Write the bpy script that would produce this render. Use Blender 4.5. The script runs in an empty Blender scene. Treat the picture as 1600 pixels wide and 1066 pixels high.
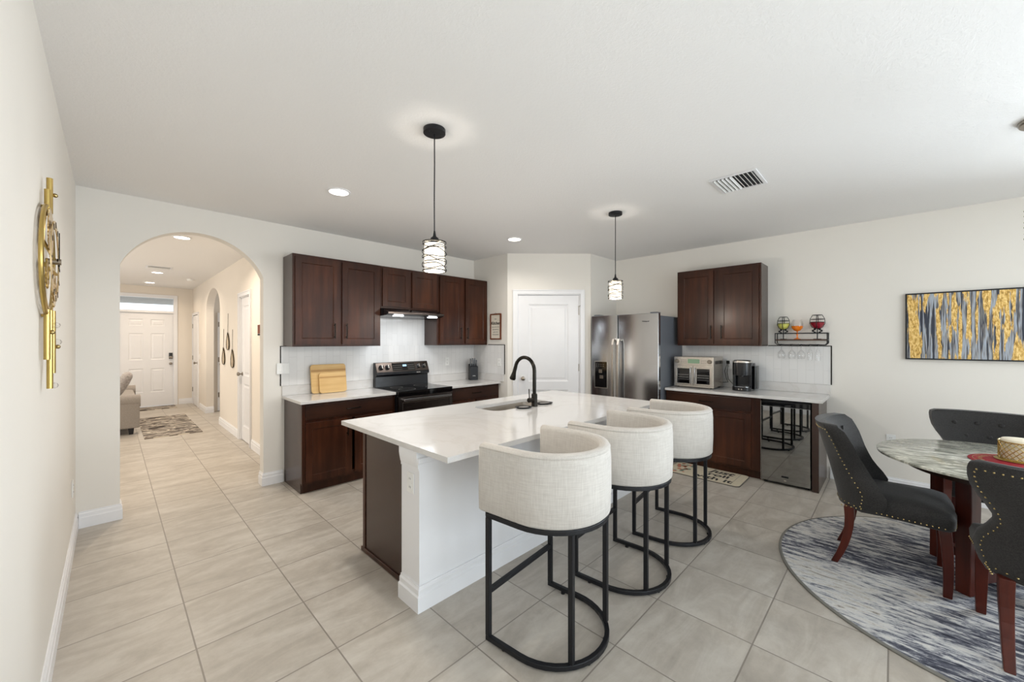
import bpy, bmesh, math, random
from mathutils import Vector, Matrix
random.seed(7)
PI = math.pi
S = bpy.context.scene
COL = S.collection

# ------------------------------------------------------------------ camera
cam = bpy.data.cameras.new('camera')
co = bpy.data.objects.new('camera', cam); COL.objects.link(co)
cam.sensor_fit = 'HORIZONTAL'; cam.sensor_width = 36.0
cam.lens = 36.0 * 611.5 / 1600.0
cam.shift_y = -0.3 / 1600.0
cam.clip_start = 0.02; cam.clip_end = 200
co.location = (0.2, 0.0, 1.5)
co.rotation_euler = (PI/2, 0, -0.797)
S.camera = co

# ------------------------------------------------------------------ world, exposure, large lights
w = bpy.data.worlds.new('world'); S.world = w; w.use_nodes = True
bg = w.node_tree.nodes['Background']
bg.inputs[0].default_value = (0.86, 0.93, 1.0, 1); bg.inputs[1].default_value = 1.6
S.view_settings.view_transform = 'Standard'
S.view_settings.look = 'None'
S.view_settings.exposure = 0.10
S.view_settings.gamma = 1.0
S.view_settings.use_curve_mapping = False

def area(name, loc, rot, sx, sy, power, color, spread=PI):
    l = bpy.data.lights.new(name, 'AREA'); l.shape = 'RECTANGLE'; l.size = sx; l.size_y = sy
    l.energy = power; l.color = color; l.spread = spread
    o = bpy.data.objects.new(name, l); COL.objects.link(o); o.location = loc; o.rotation_euler = rot
    return o
DAY = (0.82, 0.91, 1.0)
# daylight entering by the glazed sliding doors behind the camera
area('daylight_sliding_door', (1.7, -3.75, 1.25), (PI/2, 0, 0), 2.3, 2.2, 85, DAY)
# daylight by the window in the right wall, behind the camera
area('daylight_side_window', (5.95, -2.3, 1.5), (0, PI/2, 0), 1.3, 1.7, 260, (.84, .92, 1.0), 2.4)
# daylight in the side passage
area('daylight_passage', (3.55, 9.4, 1.6), (0, PI/2, 0), 1.2, 1.2, 10, (.82, .9, 1))
# daylight in the living room beyond the arch
area('daylight_living_room', (-2.45, 8.3, 1.5), (0, -PI/2, 0), 1.8, 3.0, 75, (1.0, 0.95, 0.87))

# ------------------------------------------------------------------ materials
def mk(name):
    m = bpy.data.materials.new(name); m.use_nodes = True
    nt = m.node_tree; b = nt.nodes['Principled BSDF']
    return m, nt, b
def lin(c):
    return tuple((x/12.92 if x <= .04045 else ((x+.055)/1.055)**2.4) for x in [v/255 for v in c]) + (1,)
def node(nt, t, **k):
    n = nt.nodes.new(t)
    for a, v in k.items():
        setattr(n, a, v)
    return n
def coords(nt, scale=(1,1,1), loc=(0,0,0), rot=(0,0,0), kind='Object'):
    tc = node(nt, 'ShaderNodeTexCoord'); mp = node(nt, 'ShaderNodeMapping')
    nt.links.new(tc.outputs[kind], mp.inputs[0])
    mp.inputs['Scale'].default_value = scale; mp.inputs['Location'].default_value = loc; mp.inputs['Rotation'].default_value = rot
    return mp.outputs[0]
def noise(nt, vec, scale, detail=3, rough=.5):
    n = node(nt, 'ShaderNodeTexNoise'); nt.links.new(vec, n.inputs['Vector'])
    n.inputs['Scale'].default_value = scale; n.inputs['Detail'].default_value = detail; n.inputs['Roughness'].default_value = rough
    return n
def ramp(nt, fac, stops, interp='LINEAR'):
    r = node(nt, 'ShaderNodeValToRGB'); nt.links.new(fac, r.inputs[0]); cr = r.color_ramp; cr.interpolation = interp
    while len(cr.elements) < len(stops): cr.elements.new(.5)
    for e, (p, c) in zip(cr.elements, stops):
        e.position = p; e.color = c
    return r
def bump(nt, b, h, strength=.2, dist=.01):
    n = node(nt, 'ShaderNodeBump'); nt.links.new(h, n.inputs['Height'])
    n.inputs['Strength'].default_value = strength; n.inputs['Distance'].default_value = dist
    nt.links.new(n.outputs[0], b.inputs['Normal'])
def simple(name, c, rough=.5, metal=0, spec=.5, vary=.06, vs=6, bmp=0, bs=200, coat=0, aniso=None):
    m, nt, b = mk(name)
    v = coords(nt)
    n = noise(nt, v, vs, 4)
    c = lin(c)
    lo = tuple(x*(1-vary) for x in c[:3])+(1,); hi = tuple(min(1, x*(1+vary)) for x in c[:3])+(1,)
    r = ramp(nt, n.outputs[0], [(.3, lo), (.7, hi)])
    nt.links.new(r.outputs[0], b.inputs['Base Color'])
    b.inputs['Roughness'].default_value = rough; b.inputs['Metallic'].default_value = metal
    b.inputs['Specular IOR Level'].default_value = spec
    if coat: b.inputs['Coat Weight'].default_value = coat; b.inputs['Coat Roughness'].default_value = .05
    if bmp:
        n2 = noise(nt, v, bs, 3); bump(nt, b, n2.outputs[0], bmp, .002)
    return m
def wood(name, c1, c2, c3, rough=.35, axis='z', scale=1.0, coat=0.0):
    m, nt, b = mk(name)
    sc = {'z': (9, 9, .7), 'x': (.7, 9, 9), 'y': (9, .7, 9)}[axis]
    v = coords(nt, tuple(s*scale for s in sc))
    n = noise(nt, v, 2.2, 6, .6)
    v2 = coords(nt, (1.3, 1.3, .8)); n2 = noise(nt, v2, 2.0, 2)
    mx = node(nt, 'ShaderNodeMath', operation='ADD'); nt.links.new(n.outputs[0], mx.inputs[0]); nt.links.new(n2.outputs[0], mx.inputs[1])
    hf = node(nt, 'ShaderNodeMath', operation='MULTIPLY'); nt.links.new(mx.outputs[0], hf.inputs[0]); hf.inputs[1].default_value = .5
    r = ramp(nt, hf.outputs[0], [(.32, lin(c1)), (.5, lin(c2)), (.68, lin(c3))])
    nt.links.new(r.outputs[0], b.inputs['Base Color'])
    b.inputs['Roughness'].default_value = rough; b.inputs['Specular IOR Level'].default_value = .25
    b.inputs['Coat Weight'].default_value = coat; b.inputs['Coat Roughness'].default_value = .2
    bump(nt, b, n.outputs[0], .06, .003)
    return m
def emit(name, c, s):
    m, nt, b = mk(name); nt.nodes.remove(b)
    e = node(nt, 'ShaderNodeEmission'); e.inputs[0].default_value = tuple(c)+(1,); e.inputs[1].default_value = s
    nt.links.new(e.outputs[0], nt.nodes['Material Output'].inputs[0]); return m
def glass(name, tint=(1, 1, 1), refl=.12, rough=.02):
    m, nt, b = mk(name); nt.nodes.remove(b)
    t = node(nt, 'ShaderNodeBsdfTransparent'); t.inputs[0].default_value = tuple(tint)+(1,)
    g = node(nt, 'ShaderNodeBsdfGlossy'); g.inputs['Roughness'].default_value = rough
    lw = node(nt, 'ShaderNodeLayerWeight'); lw.inputs[0].default_value = .35
    ad = node(nt, 'ShaderNodeMath', operation='ADD'); ad.inputs[1].default_value = refl*.4; ad.use_clamp = True
    mu = node(nt, 'ShaderNodeMath', operation='MULTIPLY'); mu.inputs[1].default_value = .6
    nt.links.new(lw.outputs['Facing'], mu.inputs[0]); nt.links.new(mu.outputs[0], ad.inputs[0])
    mx = node(nt, 'ShaderNodeMixShader'); nt.links.new(ad.outputs[0], mx.inputs[0])
    nt.links.new(t.outputs[0], mx.inputs[1]); nt.links.new(g.outputs[0], mx.inputs[2])
    nt.links.new(mx.outputs[0], nt.nodes['Material Output'].inputs[0]); return m

M = {}
def paint(name, c, bmp=.12, bs=60, rough=.75):
    return simple(name, c, rough, 0, .3, .012, 1.5, bmp, bs)
M['wall'] = paint('wall_paint', (233, 229, 222))
M['hallwall'] = paint('hall_wall_paint', (230, 222, 211))
M['trim'] = simple('white_trim_paint', (236, 236, 238), .35, 0, .5, .01)
M['door'] = simple('white_door_paint', (234, 234, 236), .32, 0, .5, .01)
def ceiling():
    m, nt, b = mk('textured_ceiling'); v = coords(nt)
    vo = noise(nt, v, 75, 4, .6)
    r = ramp(nt, vo.outputs[0], [(.45, (0, 0, 0, 1)), (.6, (1, 1, 1, 1))])
    b.inputs['Base Color'].default_value = lin((240, 239, 238)); b.inputs['Roughness'].default_value = .85
    b.inputs['Specular IOR Level'].default_value = .2
    bump(nt, b, r.outputs[0], .22, .003); return m
M['ceiling'] = ceiling()
def floor_mat():
    m, nt, b = mk('porcelain_floor_tile')
    P = .481
    v = coords(nt, loc=(-(.4887), -2.426, 0))
    br = node(nt, 'ShaderNodeTexBrick'); br.offset = 0; br.squash = 1
    nt.links.new(v, br.inputs['Vector'])
    br.inputs['Scale'].default_value = 1; br.inputs['Brick Width'].default_value = P; br.inputs['Row Height'].default_value = P
    br.inputs['Mortar Size'].default_value = .0035; br.inputs['Mortar Smooth'].default_value = .1; br.inputs['Bias'].default_value = 0
    br.inputs['Color1'].default_value = (0, 0, 0, 1); br.inputs['Color2'].default_value = (1, 1, 1, 1); br.inputs['Mortar'].default_value = (.5, .5, .5, 1)
    # per-tile offset of the stone pattern
    vm = node(nt, 'ShaderNodeVectorMath', operation='DIVIDE'); nt.links.new(v, vm.inputs[0]); vm.inputs[1].default_value = (P, P, 1)
    fl = node(nt, 'ShaderNodeVectorMath', operation='FLOOR'); nt.links.new(vm.outputs[0], fl.inputs[0])
    wn = node(nt, 'ShaderNodeTexWhiteNoise'); wn.noise_dimensions = '3D'; nt.links.new(fl.outputs[0], wn.inputs['Vector'])
    sc = node(nt, 'ShaderNodeVectorMath', operation='MULTIPLY'); nt.links.new(wn.outputs['Color'], sc.inputs[0]); sc.inputs[1].default_value = (30, 30, 30)
    ad = node(nt, 'ShaderNodeVectorMath', operation='ADD'); nt.links.new(v, ad.inputs[0]); nt.links.new(sc.outputs[0], ad.inputs[1])
    mp = node(nt, 'ShaderNodeMapping'); nt.links.new(ad.outputs[0], mp.inputs[0]); mp.inputs['Scale'].default_value = (1.6, 5.2, 1)
    mp.inputs['Rotation'].default_value = (0, 0, .95)
    n1 = noise(nt, mp.outputs[0], 1.3, 7, .62); n1.inputs['Distortion'].default_value = .9
    n2 = noise(nt, ad.outputs[0], 14, 5, .7)
    mx = node(nt, 'ShaderNodeMath', operation='MULTIPLY_ADD'); nt.links.new(n2.outputs[0], mx.inputs[0]); mx.inputs[1].default_value = .35; nt.links.new(n1.outputs[0], mx.inputs[2])
    r = ramp(nt, mx.outputs[0], [(.42, lin((162, 154, 144))), (.62, lin((177, 169, 158))), (.78, lin((190, 183, 173))), (.95, lin((200, 194, 184)))])
    mix = node(nt, 'ShaderNodeMix', data_type='RGBA'); nt.links.new(br.outputs['Fac'], mix.inputs['Factor'])
    nt.links.new(r.outputs[0], mix.inputs[6]); mix.inputs[7].default_value = lin((138, 130, 121))
    nt.links.new(mix.outputs[2], b.inputs['Base Color'])
    b.inputs['Roughness'].default_value = .38; b.inputs['Specular IOR Level'].default_value = .45
    inv = node(nt, 'ShaderNodeMath', operation='SUBTRACT'); inv.inputs[0].default_value = 1; nt.links.new(br.outputs['Fac'], inv.inputs[1])
    bump(nt, b, inv.outputs[0], .5, .002)
    return m
M['floor'] = floor_mat()
M['wood'] = wood('espresso_maple', (40, 20, 12), (60, 32, 20), (84, 47, 29), .3, 'z', 1, .1)
M['woodside'] = simple('espresso_laminate_side', (58, 38, 30), .25, 0, .6, .05, 3)
M['woodx'] = wood('espresso_maple_drawer', (34, 19, 14), (50, 29, 20), (68, 41, 28), .3, 'x', 1, .1)
M['cherry'] = wood('cherry_stained_wood', (44, 15, 10), (68, 24, 15), (92, 36, 20), .32, 'z', 1, .1)
def quartz():
    m, nt, b = mk('white_quartz'); v = coords(nt)
    n = noise(nt, v, 1.1, 8, .6); n.inputs['Distortion'].default_value = 1.6
    r = ramp(nt, n.outputs[0], [(.45, lin((216, 214, 212))), (.495, lin((211, 208, 205))), (.54, lin((217, 215, 213)))])
    nt.links.new(r.outputs[0], b.inputs['Base Color'])
    b.inputs['Roughness'].default_value = .12; b.inputs['Specular IOR Level'].default_value = .5
    return m
M['quartz'] = quartz()
def splash():
    m, nt, b = mk('stacked_white_wall_tile')
    tc = node(nt, 'ShaderNodeTexCoord')
    sp = node(nt, 'ShaderNodeSeparateXYZ'); nt.links.new(tc.outputs['Object'], sp.inputs[0])
    cb = node(nt, 'ShaderNodeCombineXYZ'); nt.links.new(sp.outputs[2], cb.inputs[0]); nt.links.new(sp.outputs[0], cb.inputs[1])
    br = node(nt, 'ShaderNodeTexBrick'); br.offset = .5; nt.links.new(cb.outputs[0], br.inputs['Vector'])
    br.inputs['Scale'].default_value = 1; br.inputs['Brick Width'].default_value = .305; br.inputs['Row Height'].default_value = .077
    br.inputs['Mortar Size'].default_value = .0015; br.inputs['Mortar Smooth'].default_value = .3
    br.inputs['Color1'].default_value = lin((224, 223, 222)); br.inputs['Color2'].default_value = lin((229, 228, 227)); br.inputs['Mortar'].default_value = lin((206, 205, 204))
    nt.links.new(br.outputs[0], b.inputs['Base Color'])
    b.inputs['Roughness'].default_value = .15
    inv = node(nt, 'ShaderNodeMath', operation='SUBTRACT'); inv.inputs[0].default_value = 1; nt.links.new(br.outputs['Fac'], inv.inputs[1])
    bump(nt, b, inv.outputs[0], .3, .001); return m
M['splash'] = splash()
def brushed(name, c, rough=.28, horiz=True, strength=.05):
    m, nt, b = mk(name); v = coords(nt, (2, 2, 300) if horiz else (300, 300, 2)); n = noise(nt, v, 3, 3)
    b.inputs['Base Color'].default_value = lin(c); b.inputs['Metallic'].default_value = 1
    r = node(nt, 'ShaderNodeMapRange'); nt.links.new(n.outputs[0], r.inputs[0]); r.inputs['To Min'].default_value = rough*.8; r.inputs['To Max'].default_value = rough*1.25
    nt.links.new(r.outputs[0], b.inputs['Roughness']); bump(nt, b, n.outputs[0], strength, .001); return m
M['steel'] = brushed('brushed_stainless_steel', (196, 198, 202), .17)
M['steelbright'] = simple('bright_stainless_steel', (206, 200, 192), .27, 1, .5, .02)
M['steelsink'] = brushed('sink_stainless_steel', (150, 142, 132), .4)
M['blacksteel'] = brushed('black_stainless_steel', (96, 88, 84), .25)
M['greyside'] = simple('grey_painted_steel_side', (104, 108, 116), .4, 0, .5, .02)
M['blackglass'] = simple('glossy_black_glass', (10, 10, 12), .04, 0, .6, .02)
M['coolerglass'] = None
M['blackplastic'] = simple('glossy_black_plastic', (22, 23, 27), .2, 0, .5, .03)
M['matteblack'] = simple('matte_black_metal', (24, 25, 29), .42, .3, .5, .04, 8, .05, 120)
M['bronze'] = simple('dark_bronze_metal', (38, 35, 31), .25, .8, .5, .04)
M['nickel'] = simple('brushed_nickel', (150, 142, 132), .28, 1, .5, .02)
M['linen'] = None
def fabric(name, c1, c2, sc=420, rough=.95, st=.25):
    m, nt, b = mk(name)
    v = coords(nt, (1, 1, st)); v2 = coords(nt, (st, st, 1))
    n1 = noise(nt, v, sc, 2); n2 = noise(nt, v2, sc, 2)
    a = node(nt, 'ShaderNodeMath', operation='ADD'); nt.links.new(n1.outputs[0], a.inputs[0]); nt.links.new(n2.outputs[0], a.inputs[1])
    h = node(nt, 'ShaderNodeMath', operation='MULTIPLY'); nt.links.new(a.outputs[0], h.inputs[0]); h.inputs[1].default_value = .5
    r = ramp(nt, h.outputs[0], [(.38, lin(c1)), (.62, lin(c2))]); nt.links.new(r.outputs[0], b.inputs['Base Color'])
    b.inputs['Roughness'].default_value = rough; b.inputs['Specular IOR Level'].default_value = .2
    b.inputs['Sheen Weight'].default_value = .15
    bump(nt, b, h.outputs[0], .25, .002); return m
M['linen'] = fabric('cream_linen', (192, 186, 179), (207, 202, 195), 260, .95, .05)
M['charcoal'] = fabric('charcoal_upholstery', (30, 29, 29), (55, 53, 52), 500, .7)
M['sofa'] = fabric('grey_sofa_fabric', (138, 130, 122), (160, 152, 144), 300)
M['pillow'] = fabric('grey_pillow_fabric', (140, 132, 128), (176, 168, 162), 60)
M['brass'] = simple('antique_brass', (178, 158, 110), .25, 1, .5, .05)
M['gold'] = simple('polished_gold_metal', (192, 166, 100), .3, 1, .5, .06)
M['palegold'] = simple('pale_gold_metal', (222, 200, 160), .25, 1, .5, .04)
M['rubber'] = simple('black_rubber', (15, 15, 15), .7)
M['dark'] = simple('dark_void_paint', (14, 14, 16), .8)
M['plate'] = simple('white_plastic_plate', (238, 238, 236), .35)
M['bamboo'] = wood('bamboo_board', (206, 164, 104), (224, 188, 130), (236, 206, 152), .45, 'x', .8)
M['bambooend'] = wood('bamboo_dark_band', (178, 134, 84), (196, 154, 100), (210, 170, 116), .5, 'x', .8)
M['bulb'] = emit('warm_bulb_glow', (1, .86, .66), 14)
M['can'] = emit('recessed_lamp_glow', (1, .93, .82), 9)
M['hoodlamp'] = emit('cool_hood_lamp_glow', (.93, .97, 1), 9)
M['clockdisp'] = emit('blue_display_glow', (.45, .75, 1), 1.5)
M['lcd'] = emit('green_lcd_glow', (.35, .5, .32), .5)
M['glass'] = glass('clear_glass')
M['windowglass'] = glass('window_glass', (.97, .98, .98), .05)
M['wineyellow'] = simple('pale_yellow_tinted_glass', (206, 205, 104), .1, 0, .6, .03)
M['wineorange'] = simple('orange_tinted_glass', (238, 128, 32), .08, 0, .6, .03)
M['winered'] = simple('red_tinted_glass', (138, 20, 40), .08, 0, .6, .03)
M['redmat'] = simple('red_woven_placemat', (150, 28, 44), .6, 0, .3, .1, 90)
M['ivory'] = simple('ivory_wax', (232, 222, 200), .5)
M['shadeglass'] = None
def shade():
    m, nt, b = mk('frosted_shade_glass')
    b.inputs['Base Color'].default_value = (.95, .92, .86, 1); b.inputs['Roughness'].default_value = .3
    b.inputs['Emission Color'].default_value = (1, .85, .64, 1); b.inputs['Emission Strength'].default_value = 1.6
    v = coords(nt); n = noise(nt, v, 14, 2)
    r = node(nt, 'ShaderNodeMapRange'); nt.links.new(n.outputs[0], r.inputs[0]); r.inputs['To Min'].default_value = .8; r.inputs['To Max'].default_value = 1.5
    nt.links.new(r.outputs[0], b.inputs['Emission Strength'])
    return m
M['shadeglass'] = shade()
def cooler():
    m, nt, b = mk('mirrored_dark_glass'); v = coords(nt); n = noise(nt, v, 2, 2)
    r = ramp(nt, n.outputs[0], [(.3, (.30, .30, .29, 1)), (.7, (.34, .34, .33, 1))]); nt.links.new(r.outputs[0], b.inputs['Base Color'])
    b.inputs['Metallic'].default_value = 1; b.inputs['Roughness'].default_value = .02; return m
M['coolerglass'] = cooler()
def marble():
    m, nt, b = mk('grey_green_marble'); v = coords(nt, (2.8, 1, 1), rot=(0, 0, .8))
    n = noise(nt, v, 5.5, 8, .68); n.inputs['Distortion'].default_value = 1.5
    r = ramp(nt, n.outputs[0], [(.34, lin((112, 113, 104))), (.45, lin((154, 154, 143))), (.54, lin((188, 187, 174))), (.6, lin((226, 224, 212))), (.67, lin((160, 160, 148)))])
    nt.links.new(r.outputs[0], b.inputs['Base Color']); b.inputs['Roughness'].default_value = .12; return m
M['marble'] = marble()
def rug(name, stops, sc, rot, s1=3.0, rough=.95):
    m, nt, b = mk(name); v = coords(nt, sc, rot=(0, 0, rot))
    n = noise(nt, v, s1, 10, .78); n.inputs['Distortion'].default_value = .4
    v2 = coords(nt, (1, .5, 1), rot=(0, 0, rot)); n2 = noise(nt, v2, 1.5, 2)
    a = node(nt, 'ShaderNodeMath', operation='MULTIPLY_ADD'); nt.links.new(n2.outputs[0], a.inputs[0]); a.inputs[1].default_value = .55; nt.links.new(n.outputs[0], a.inputs[2])
    h = node(nt, 'ShaderNodeMath', operation='SUBTRACT'); nt.links.new(a.outputs[0], h.inputs[0]); h.inputs[1].default_value = .27
    r = ramp(nt, h.outputs[0], stops); nt.links.new(r.outputs[0], b.inputs['Base Color'])
    b.inputs['Roughness'].default_value = rough; b.inputs['Specular IOR Level'].default_value = .1
    n3 = noise(nt, coords(nt), 300, 2); bump(nt, b, n3.outputs[0], .4, .004); return m
M['rug'] = rug('abstract_striped_pile', [(.36, lin((50, 52, 62))), (.455, lin((96, 98, 110))), (.505, lin((172, 172, 174))), (.58, lin((214, 212, 208))), (.65, lin((188, 182, 172))), (.72, lin((128, 124, 120)))], (12, 2.6, 1), .25, 2.6)
M['rugborder'] = simple('grey_rug_binding', (120, 118, 112), .9)
def camo(name):
    m, nt, b = mk(name); v = coords(nt, (2.2, 6, 1))
    n = noise(nt, v, 1.5, 1, .4)
    r = ramp(nt, n.outputs[0], [(0, lin((66, 56, 50))), (.42, lin((150, 142, 132))), (.5, lin((104, 92, 82))), (.55, lin((208, 198, 182))), (.62, lin((84, 72, 64))), (.68, lin((168, 160, 150)))], 'CONSTANT')
    nt.links.new(r.outputs[0], b.inputs['Base Color']); b.inputs['Roughness'].default_value = .9; return m
M['hallrug'] = camo('geometric_hall_rug_pile')
def painting():
    m, nt, b = mk('streaked_gold_blue_canvas')
    v = coords(nt, (1, 1, .06)); n = noise(nt, v, 30, 3, .5)
    v2 = coords(nt, (1, 1, .04), loc=(3, 0, 1)); n2 = noise(nt, v2, 34, 4, .6)
    v3 = coords(nt, (1, 1, .13), loc=(8, 0, 3)); n3 = noise(nt, v3, 20, 4, .5)
    base = ramp(nt, n2.outputs[0], [(.0, lin((26, 32, 52))), (.44, lin((40, 46, 62))), (.475, lin((150, 148, 146))), (.51, lin((172, 184, 200))), (.56, lin((128, 122, 116))), (.585, lin((36, 42, 62))), (.65, lin((120, 120, 118)))])
    gn = noise(nt, coords(nt, (1.6, 1, .5)), 60, 5, .75)
    g = ramp(nt, gn.outputs[0], [(.34, lin((128, 92, 44))), (.47, lin((212, 168, 84))), (.62, lin((246, 218, 150)))])
    ad = node(nt, 'ShaderNodeMath', operation='ADD'); nt.links.new(n.outputs[0], ad.inputs[0]); nt.links.new(n3.outputs[0], ad.inputs[1])
    f = ramp(nt, ad.outputs[0], [(.508, (0, 0, 0, 1)), (.52, (1, 1, 1, 1))])
    hf = node(nt, 'ShaderNodeMath', operation='MULTIPLY'); nt.links.new(ad.outputs[0], hf.inputs[0]); hf.inputs[1].default_value = .5
    nt.links.new(hf.outputs[0], f.inputs[0])
    mix = node(nt, 'ShaderNodeMix', data_type='RGBA'); nt.links.new(f.outputs[0], mix.inputs['Factor'])
    nt.links.new(base.outputs[0], mix.inputs[6]); nt.links.new(g.outputs[0], mix.inputs[7])
    nt.links.new(mix.outputs[2], b.inputs['Base Color'])
    mm = node(nt, 'ShaderNodeMath', operation='MULTIPLY'); nt.links.new(f.outputs[0], mm.inputs[0]); mm.inputs[1].default_value = .35
    nt.links.new(mm.outputs[0], b.inputs['Metallic']); b.inputs['Roughness'].default_value = .4
    bump(nt, b, gn.outputs[0], .5, .004); return m
M['painting'] = painting()
M['signpaper'] = simple('cream_sign_board', (226, 218, 204), .7)
M['ink'] = simple('black_ink', (24, 22, 22), .7)
M['greyink'] = simple('grey_ink', (120, 116, 112), .7)
M['whiteink'] = simple('white_ink', (232, 232, 232), .6)
M['signwood'] = wood('reddish_sign_frame', (84, 42, 26), (110, 60, 38), (128, 74, 48), .5)
M['matcream'] = simple('cream_kitchen_mat', (206, 196, 174), .9, 0, .1, .05, 40)
M['matedge'] = simple('grey_mat_edge', (110, 104, 96), .9)
M['rosa'] = simple('rosy_print', (196, 122, 96), .9)
M['sage'] = simple('sage_print', (120, 138, 124), .9)
M['exterior'] = simple('porch_soffit_paint', (170, 164, 156), .8)
M['ventdark'] = simple('dark_duct', (26, 28, 32), .7)

# ------------------------------------------------------------------ mesh builder
class MB:
    def __init__(s): s.v = []; s.f = []; s.mi = []; s.T = Matrix.Identity(4); s.m = 0
    def add(s, vs, fs):
        o = len(s.v); s.v += [tuple(s.T @ Vector(p)) for p in vs]; s.f += [tuple(i+o for i in f) for f in fs]; s.mi += [s.m]*len(fs); return s
    def box(s, x0, x1, y0, y1, z0, z1):
        return s.add([(x, y, z) for z in (z0, z1) for y in (y0, y1) for x in (x0, x1)], [(0,2,3,1),(4,5,7,6),(0,1,5,4),(2,6,7,3),(0,4,6,2),(1,3,7,5)])
    def loft(s, rings, cap0=True, cap1=True, closed=False):
        n = len(rings[0]); vs = [p for r in rings for p in r]; fs = []
        k = len(rings)
        for i in range(k if closed else k-1):
            a = i*n; b = ((i+1) % k)*n
            for j in range(n): fs.append((a+j, a+(j+1) % n, b+(j+1) % n, b+j))
        if not closed:
            if cap0: fs.append(tuple(range(n))[::-1])
            if cap1: fs.append(tuple((k-1)*n+j for j in range(n)))
        return s.add(vs, fs)
    def lathe(s, prof, n=24, cx=0, cy=0, cap0=True, cap1=True):
        return s.loft([[(cx+r*math.cos(2*PI*j/n), cy+r*math.sin(2*PI*j/n), z) for j in range(n)] for r, z in prof], cap0, cap1)
    def cyl(s, cx, cy, z0, z1, r, n=20): return s.lathe([(r, z0), (r, z1)], n, cx, cy)
    def prism(s, poly, z0, z1): return s.loft([[(x, y, z) for x, y in poly] for z in (z0, z1)])
    def tube(s, path, r, n=8, closed=False, rr=None):
        P = [Vector(p) for p in path]; k = len(P); rings = []; up = None
        for i in range(k):
            if closed: t = P[(i+1) % k]-P[i-1]
            else: t = P[min(i+1, k-1)]-P[max(i-1, 0)]
            t.normalize()
            if up is None:
                up = Vector((0, 0, 1)) if abs(t.z) < .9 else Vector((1, 0, 0))
            u = t.cross(up)
            if u.length < 1e-6: u = t.cross(Vector((0, 1, 0)))
            u.normalize(); v_ = u.cross(t).normalized(); up = v_ if abs(t.z) > .9 or True else up
            q = rr[i] if rr else r
            rings.append([tuple(P[i]+u*q*math.cos(2*PI*j/n)+v_*q*math.sin(2*PI*j/n)) for j in range(n)])
        return s.loft(rings, closed=closed)
    def hsweep(s, path, w, h, closed=False):          # horizontal path, rectangular section
        P = [Vector(p) for p in path]; k = len(P); rings = []
        for i in range(k):
            if closed: a, b = P[i]-P[i-1], P[(i+1) % k]-P[i]
            else: a = P[i]-P[max(i-1, 0)]; b = P[min(i+1, k-1)]-P[i]
            if a.length < 1e-9: a = b
            if b.length < 1e-9: b = a
            a = a.normalized(); b = b.normalized(); na = Vector((a.y, -a.x, 0)); nb = Vector((b.y, -b.x, 0))
            m = (na+nb).normalized(); sc = 1/max(.3, m.dot(na)); u = m*sc*w/2
            z = Vector((0, 0, h/2)); rings.append([tuple(P[i]+u-z), tuple(P[i]+u+z), tuple(P[i]-u+z), tuple(P[i]-u-z)])
        return s.loft(rings, closed=closed)
    def sphere(s, c, r, n=10, sx=1, sy=1, sz=1):
        m = max(4, n//2); pr = [(max(.02*r, r*math.sin(PI*i/m)), -r*math.cos(PI*i/m)) for i in range(m+1)]
        return s.loft([[(c[0]+sx*a*math.cos(2*PI*j/n), c[1]+sy*a*math.sin(2*PI*j/n), c[2]+sz*z) for j in range(n)] for a, z in pr])
    def wallgrid(s, x0, x1, z0, z1, y, rects, rings):   # front face at y with recessed/raised panels; rings = [(inset, dy)...]
        xs = sorted({x0, x1} | {v for r in rects for v in r[:2]}); zs = sorted({z0, z1} | {v for r in rects for v in r[2:]})
        for i in range(len(xs)-1):
            for j in range(len(zs)-1):
                cx, cz = (xs[i]+xs[i+1])/2, (zs[j]+zs[j+1])/2
                if any(r[0] < cx < r[1] and r[2] < cz < r[3] for r in rects): continue
                s.add([(xs[i], y, zs[j]), (xs[i+1], y, zs[j]), (xs[i+1], y, zs[j+1]), (xs[i], y, zs[j+1])], [(0, 1, 2, 3)])
        for a, b, c, d in rects:
            L = [[(a+i, y+dy, c+i), (b-i, y+dy, c+i), (b-i, y+dy, d-i), (a+i, y+dy, d-i)] for i, dy in [(0, 0)]+rings]
            s.loft(L, False, True)
        return s
    def panel(s, x0, x1, z0, z1, y, t, rects, rings):   # slab, front at y (toward -y), back at y+t
        s.wallgrid(x0, x1, z0, z1, y, rects, rings)
        a = [(x0, y, z0), (x1, y, z0), (x1, y, z1), (x0, y, z1), (x0, y+t, z0), (x1, y+t, z0), (x1, y+t, z1), (x0, y+t, z1)]
        return s.add(a, [(4, 7, 6, 5), (0, 4, 5, 1), (1, 5, 6, 2), (2, 6, 7, 3), (3, 7, 4, 0)])

def build(name, mb, mat, parent=None, smooth=False, bevel=0, kind=None, label=None, seg=2, recalc=True):
    me = bpy.data.meshes.new(name); me.from_pydata(mb.v, [], mb.f)
    bm = bmesh.new(); bm.from_mesh(me)
    bmesh.ops.remove_doubles(bm, verts=bm.verts, dist=1e-6)
    if recalc: bmesh.ops.recalc_face_normals(bm, faces=bm.faces)
    bm.to_mesh(me); bm.free()
    mats = mat if isinstance(mat, list) else [mat]
    for m in mats: me.materials.append(M[m] if isinstance(m, str) else m)
    if len(mats) > 1 and len(me.polygons) == len(mb.mi):
        for p, k in zip(me.polygons, mb.mi): p.material_index = k
    if smooth:
        for p in me.polygons: p.use_smooth = True
        me.set_sharp_from_angle(angle=math.radians(smooth if smooth is not True else 40))
    o = bpy.data.objects.new(name, me); COL.objects.link(o)
    if parent: o.parent = parent
    if bevel:
        b = o.modifiers.new('bevel', 'BEVEL'); b.width = bevel; b.segments = seg; b.limit_method = 'ANGLE'; b.angle_limit = math.radians(35); b.harden_normals = False
    if kind: o['kind'] = kind
    if label: o['label'] = label
    return o
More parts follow.
